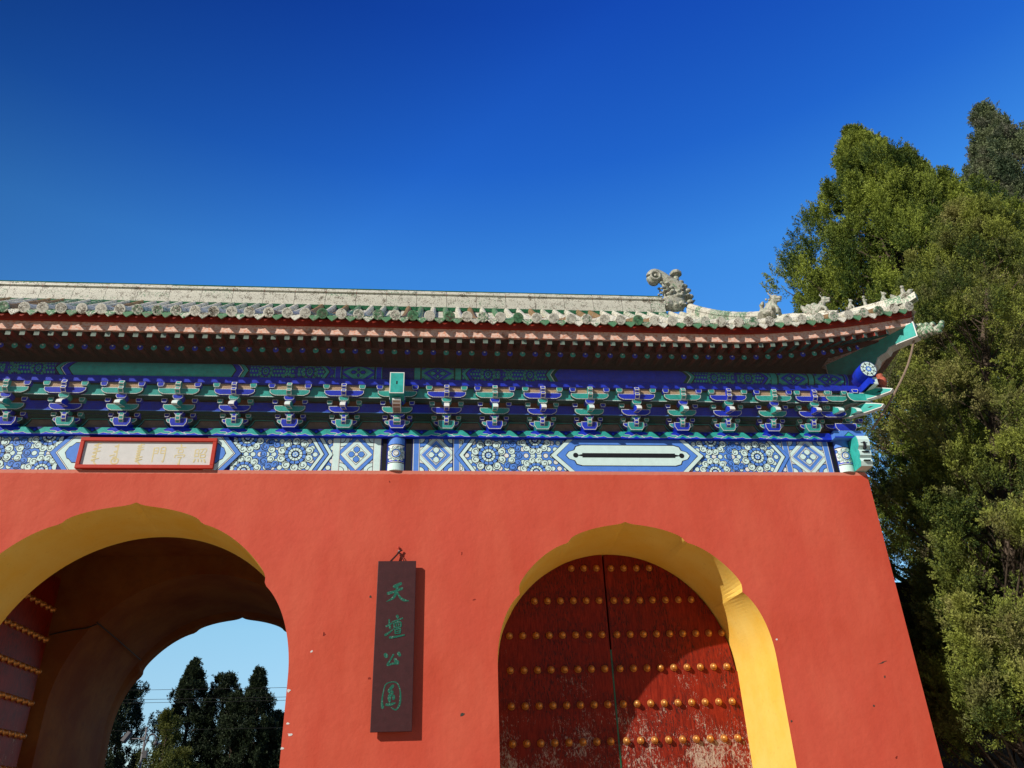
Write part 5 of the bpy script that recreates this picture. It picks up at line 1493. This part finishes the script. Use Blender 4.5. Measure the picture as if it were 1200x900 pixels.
def tree(name, label, cat, base, height, env, nb, per_b, per_t, bough_r, tuft_r, leaf, mat, seed, trunk_r=.3, clear=1.5, lean=(0, 0), group=None, updir=.5, tone=(.2, .9), keep=None, wid=.30, filt=None, upb=.35, vert=1.15, low=.9, spires=0, rough=.22, sph=2.2):
    rng = np.random.default_rng(seed)
    t = thing(name, label, cat, base, group)
    B = np.array(base, float); tuf = []; bp = []
    tries = 0
    while len(bp) < nb and tries < nb * 30:
        tries += 1
        h_ = clear + (height - clear) * rng.uniform(0, 1) ** low
        u = (h_ - clear) / (height - clear)
        a = rng.uniform(0, 2 * PI)
        R = env(u) * (1 + rough * .5 * (math.sin(3 * a + seed + h_ * .9) + math.sin(5 * a - h_ * 1.9 + seed * 2)))
        rr = R * math.sqrt(rng.uniform(.12, 1))
        rr = max(0, min(rr, R - bough_r * .35 * (1 if R > bough_r else 0)))
        p = B + np.array([lean[0] * u + rr * math.cos(a), lean[1] * u + rr * math.sin(a), h_])
        if keep is not None and not keep(p): continue
        bp.append((p, a, rr, u))
    nspire = len(bp)
    for k in range(spires):
        u0 = rng.uniform(.45, .93); a = rng.uniform(0, 2 * PI); R = env(u0) * rng.uniform(.75, 1.08); H_ = sph * rng.uniform(.6, 1.2); uu = 1.0
        while uu > .1 and env(uu) < R: uu -= .01
        if uu > .86: continue
        u0 = uu; hb = clear + (height - clear) * uu - H_ * .62
        for j in range(7):
            f_ = j / 6
            bp.append((B + np.array([lean[0] * u0 + (R - .25 * f_ * R * .3) * math.cos(a), lean[1] * u0 + (R - .08 * f_ * R) * math.sin(a), hb + H_ * f_]), a, R, -1 - f_))
    for j in range(8):
        f_ = j / 7; bp.append((B + np.array([lean[0], lean[1], height - sph * .9 + sph * f_ * .9]), rng.uniform(0, 6), .02, -1 - f_))
    for p, a, rr, u in bp:
        if u < 0: br = bough_r * (.85 - .62 * (-1 - u)); u = 1.0
        else: br = bough_r * rng.uniform(.6, 1.25) * (.25 + .75 * min(1, env(u) / (env(.3) + 1e-6)) ** .7)
        out = np.array([math.cos(a), math.sin(a), .35]) * min(1, rr / .5 + .2)
        bt = rng.uniform(*tone)
        for k in range(per_b):
            d = rng.normal(size=3); d /= np.linalg.norm(d); d = d + out * .55 + np.array([0, 0, upb]); d /= np.linalg.norm(d)
            q = p + d * br * rng.uniform(.45, 1.0) * np.array([1, 1, vert])
            tuf.append((*q, tuft_r * rng.uniform(.6, 1.4), *(d * .8), bt + rng.normal() * .08))
    tuf = np.array(tuf)
    if filt is not None: tuf = tuf[filt(tuf)]
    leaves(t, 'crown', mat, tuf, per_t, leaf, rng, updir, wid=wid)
    tb = MB(); n = 10
    tp = [B + np.array([lean[0] * (i / n) ** 1.3 + (rng.normal() * .05 if i else 0), lean[1] * (i / n) ** 1.3 + (rng.normal() * .05 if i else 0), height * .93 * i / n - (.1 if i == 0 else 0)]) for i in range(n + 1)]
    tb.tube([tuple(p) for p in tp], [trunk_r * (1 - i / n) ** .8 * (1.25 if i == 0 else 1) + .02 for i in range(n + 1)], 'bark', 12)
    for p, a, rr, u in bp[:nspire:2]:
        h_ = p[2] - B[2]; hb = max(.8, h_ - rr * .8 - .3)
        k = min(n - 1, int(hb / (height * .93) * n)); fr = hb / (height * .93) * n - k
        s0 = tp[k] * (1 - fr) + tp[min(k + 1, n)] * fr
        mid = (s0 + p) / 2 + rng.normal(size=3) * .12 + np.array([0, 0, -.1])
        r0 = max(.012, trunk_r * .20 * (1 - u * .7))
        tb.tube([tuple(s0), tuple(mid), tuple(p)], [r0, r0 * .6, .012], 'bark', 6, False)
    tb.build('trunk', 'bark', t, smooth=True)
    return t
# tall olive cypress behind the roof corner
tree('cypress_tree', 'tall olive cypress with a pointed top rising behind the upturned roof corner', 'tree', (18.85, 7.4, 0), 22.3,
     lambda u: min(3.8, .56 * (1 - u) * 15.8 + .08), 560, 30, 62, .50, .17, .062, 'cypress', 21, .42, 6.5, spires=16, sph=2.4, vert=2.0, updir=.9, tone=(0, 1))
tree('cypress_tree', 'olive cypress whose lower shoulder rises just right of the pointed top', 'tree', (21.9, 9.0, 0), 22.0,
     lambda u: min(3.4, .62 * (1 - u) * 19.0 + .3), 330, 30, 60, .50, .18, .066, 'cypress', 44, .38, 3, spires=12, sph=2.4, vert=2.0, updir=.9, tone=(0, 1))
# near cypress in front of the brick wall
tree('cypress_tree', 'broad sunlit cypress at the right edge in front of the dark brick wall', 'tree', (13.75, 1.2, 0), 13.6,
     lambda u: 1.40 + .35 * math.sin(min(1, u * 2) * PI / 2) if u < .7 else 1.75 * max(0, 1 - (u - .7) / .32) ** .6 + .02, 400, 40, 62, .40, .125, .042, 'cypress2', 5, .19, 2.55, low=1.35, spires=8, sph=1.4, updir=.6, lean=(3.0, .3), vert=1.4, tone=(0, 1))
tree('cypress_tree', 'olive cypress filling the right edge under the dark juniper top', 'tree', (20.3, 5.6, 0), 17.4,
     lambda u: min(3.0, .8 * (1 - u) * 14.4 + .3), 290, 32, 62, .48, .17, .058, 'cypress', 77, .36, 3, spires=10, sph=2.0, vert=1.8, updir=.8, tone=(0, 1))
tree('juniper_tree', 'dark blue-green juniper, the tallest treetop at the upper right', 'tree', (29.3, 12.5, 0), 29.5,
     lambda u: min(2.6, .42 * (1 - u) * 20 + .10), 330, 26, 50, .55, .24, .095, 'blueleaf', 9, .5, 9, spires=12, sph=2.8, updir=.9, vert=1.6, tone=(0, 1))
tree('cypress_tree', 'thin drab half-bare cypress showing sky between the roof corner and the near cypress', 'tree', (17.0, 6.2, 0), 10.4,
     lambda u: 1.9 * (1 - max(0, u - .75) / .3) ** .5 if u > .4 else 1.7, 60, 22, 44, .42, .17, .05, 'drab', 31, .13, 4.6, updir=-.1, tone=(.1, .8))
# conifers seen through the passage
def cone(r, b=.06, k=.9): return lambda u: min(r, r * 2.3 * (1 - u) ** k) * (.84 + .16 * math.sin(u * 34)) + b
far = [((-14.0, 38, 0), 11.4, cone(2.7, .1, .8), 320, 'dark conifer at the left of the view through the passage, cut by the vault'),
       ((-9.75, 40, 0), 10.5, cone(1.75), 200, 'slender conifer with the sharpest tallest point seen through the passage'),
       ((-8.0, 40.8, 0), 9.75, (lambda u: 1.55 * (1 - max(0, u - .55) / .50) ** .6), 150, 'blunt bushy conifer, middle one seen through the passage'),
       ((-5.95, 40, 0), 9.9, cone(1.6), 200, 'slender conifer at the right, second tallest point seen through the passage'),
       ((-4.7, 41, 0), 7.5, cone(1.7, .1, .8), 160, 'lowest conifer at the right jamb seen through the passage')]
for i, (bs_, h_, ev, nb_, lb_) in enumerate(far):
    tree('conifer', lb_, 'tree', bs_, h_, ev, int(nb_ * 1.7), 16, 22, .36, .16, .11, 'fartree', 100 + i, .2, .4, spires=5, sph=1.1, rough=.3, group='conifers seen through the passage', tone=(0, .9), upb=.6, updir=.9, vert=1.7)
tree('conifer', 'small pointed dark conifer tip between the blunt and the right-hand slender conifers', 'tree', (-7.0, 39.5, 0), 8.5, cone(1.3), 130, 16, 18, .35, .16, .11, 'fartree', 201, .15, .4, group='conifers seen through the passage', upb=.6, updir=.8)
tree('juniper_bush', 'yellow-green lit juniper in front of the slender conifer through the passage', 'tree', (-9.6, 36, 0), 7.2, cone(1.2, .2, .7), 90, 16, 22, .34, .16, .09, 'farolive', 301, .15, .5)
tree('juniper_bush', 'low yellow-green juniper beside the camera pole seen through the passage', 'tree', (-8.4, 34.5, 0), 5.2, cone(1.2, .2, .6), 80, 16, 22, .34, .16, .09, 'farolive', 302, .15, .4)

# ------------------------------------------------------------------ camera pole and overhead wires
cp = thing('camera_pole', 'thin grey pole with a box camera and a curved-arm dome camera seen through the passage', 'camera pole', (-3.74, 14, 0))
b = MB(); b.tube([(-3.74, 14, 0), (-3.72, 14, 4.28)], [.038, .026], 'metal', 10); b.ell((-3.72, 14, 4.30), (.04, .04, .035), 'metal'); b.build('pole', 'metal', cp, smooth=True)
b = MB(); b.tube([(-3.74, 14, 4.02), (-4.10, 14, 4.02)], .016, 'metal', 8); b.box(-3.80, -3.70, 13.95, 14.05, 3.97, 4.06, 'metal'); b.build('camera_arm', 'metal', cp)
b = MB(); b.obox((-4.22, 13.95, 4.06), Vector((.055, .08, .13)) , Vector((.055, -.02, -.02)), Vector((.02, .04, -.03)), 'camwhite'); b.build('box_camera', 'camwhite', cp, bevel=.012)
b = MB(); b.tube(smoothpts([(-3.72, 13.98, 3.62), (-3.66, 13.98, 3.9), (-3.60, 13.98, 4.10), (-3.50, 13.98, 4.13), (-3.41, 13.98, 4.05), (-3.40, 13.98, 3.93)], 4), .020, 'camwhite', 8)
b.ell((-3.39, 13.98, 3.88), (.07, .07, .06), 'camwhite'); b.tube([(-3.42, 13.98, 3.86), (-3.25, 13.98, 3.87)], .02, 'metal', 6); b.build('dome_camera', 'camwhite', cp, smooth=True)
b = MB(); b.box(-3.70, -3.58, 13.93, 14.03, 3.50, 3.70, 'camwhite'); b.build('junction_box', 'camwhite', cp, bevel=.008)
for i, (za, zb_, lb_) in enumerate(((7.62, 7.62, 'top overhead wire seen through the passage'), (7.20, 7.18, 'middle overhead wire seen through the passage'), (7.06, 7.02, 'overhead wire just under the middle one seen through the passage'), (5.60, 5.45, 'lowest pale overhead wire crossing the dark conifers through the passage'))):
    b = MB(); y = 30 if i < 3 else 27
    pts = [(x, y, za + (zb_ - za) * (x + 25) / 45 + .0006 * (x + 3) ** 2) for x in np.linspace(-40, 30, 24)]
    b.tube([(-40, y, 0)] and pts, .010 if i < 3 else .007, 'wire', 5)
    o = b.build('overhead_wire', 'wire'); tag(o, lb_, 'wire', 'overhead wires beyond the gate')
for X in (-40, 30):
    b = MB(); b.tube([(X, 28.5, 0), (X, 28.5, 8.6)], [.14, .09], 'metal', 10); b.box(X - .06, X + .06, 26.8, 30.2, 7.9, 8.0, 'metal')
    tag(b.build('utility_pole', 'metal'), 'utility pole carrying the wires beyond the gate, outside the %s of the view' % ('left' if X < 0 else 'right'), 'pole')
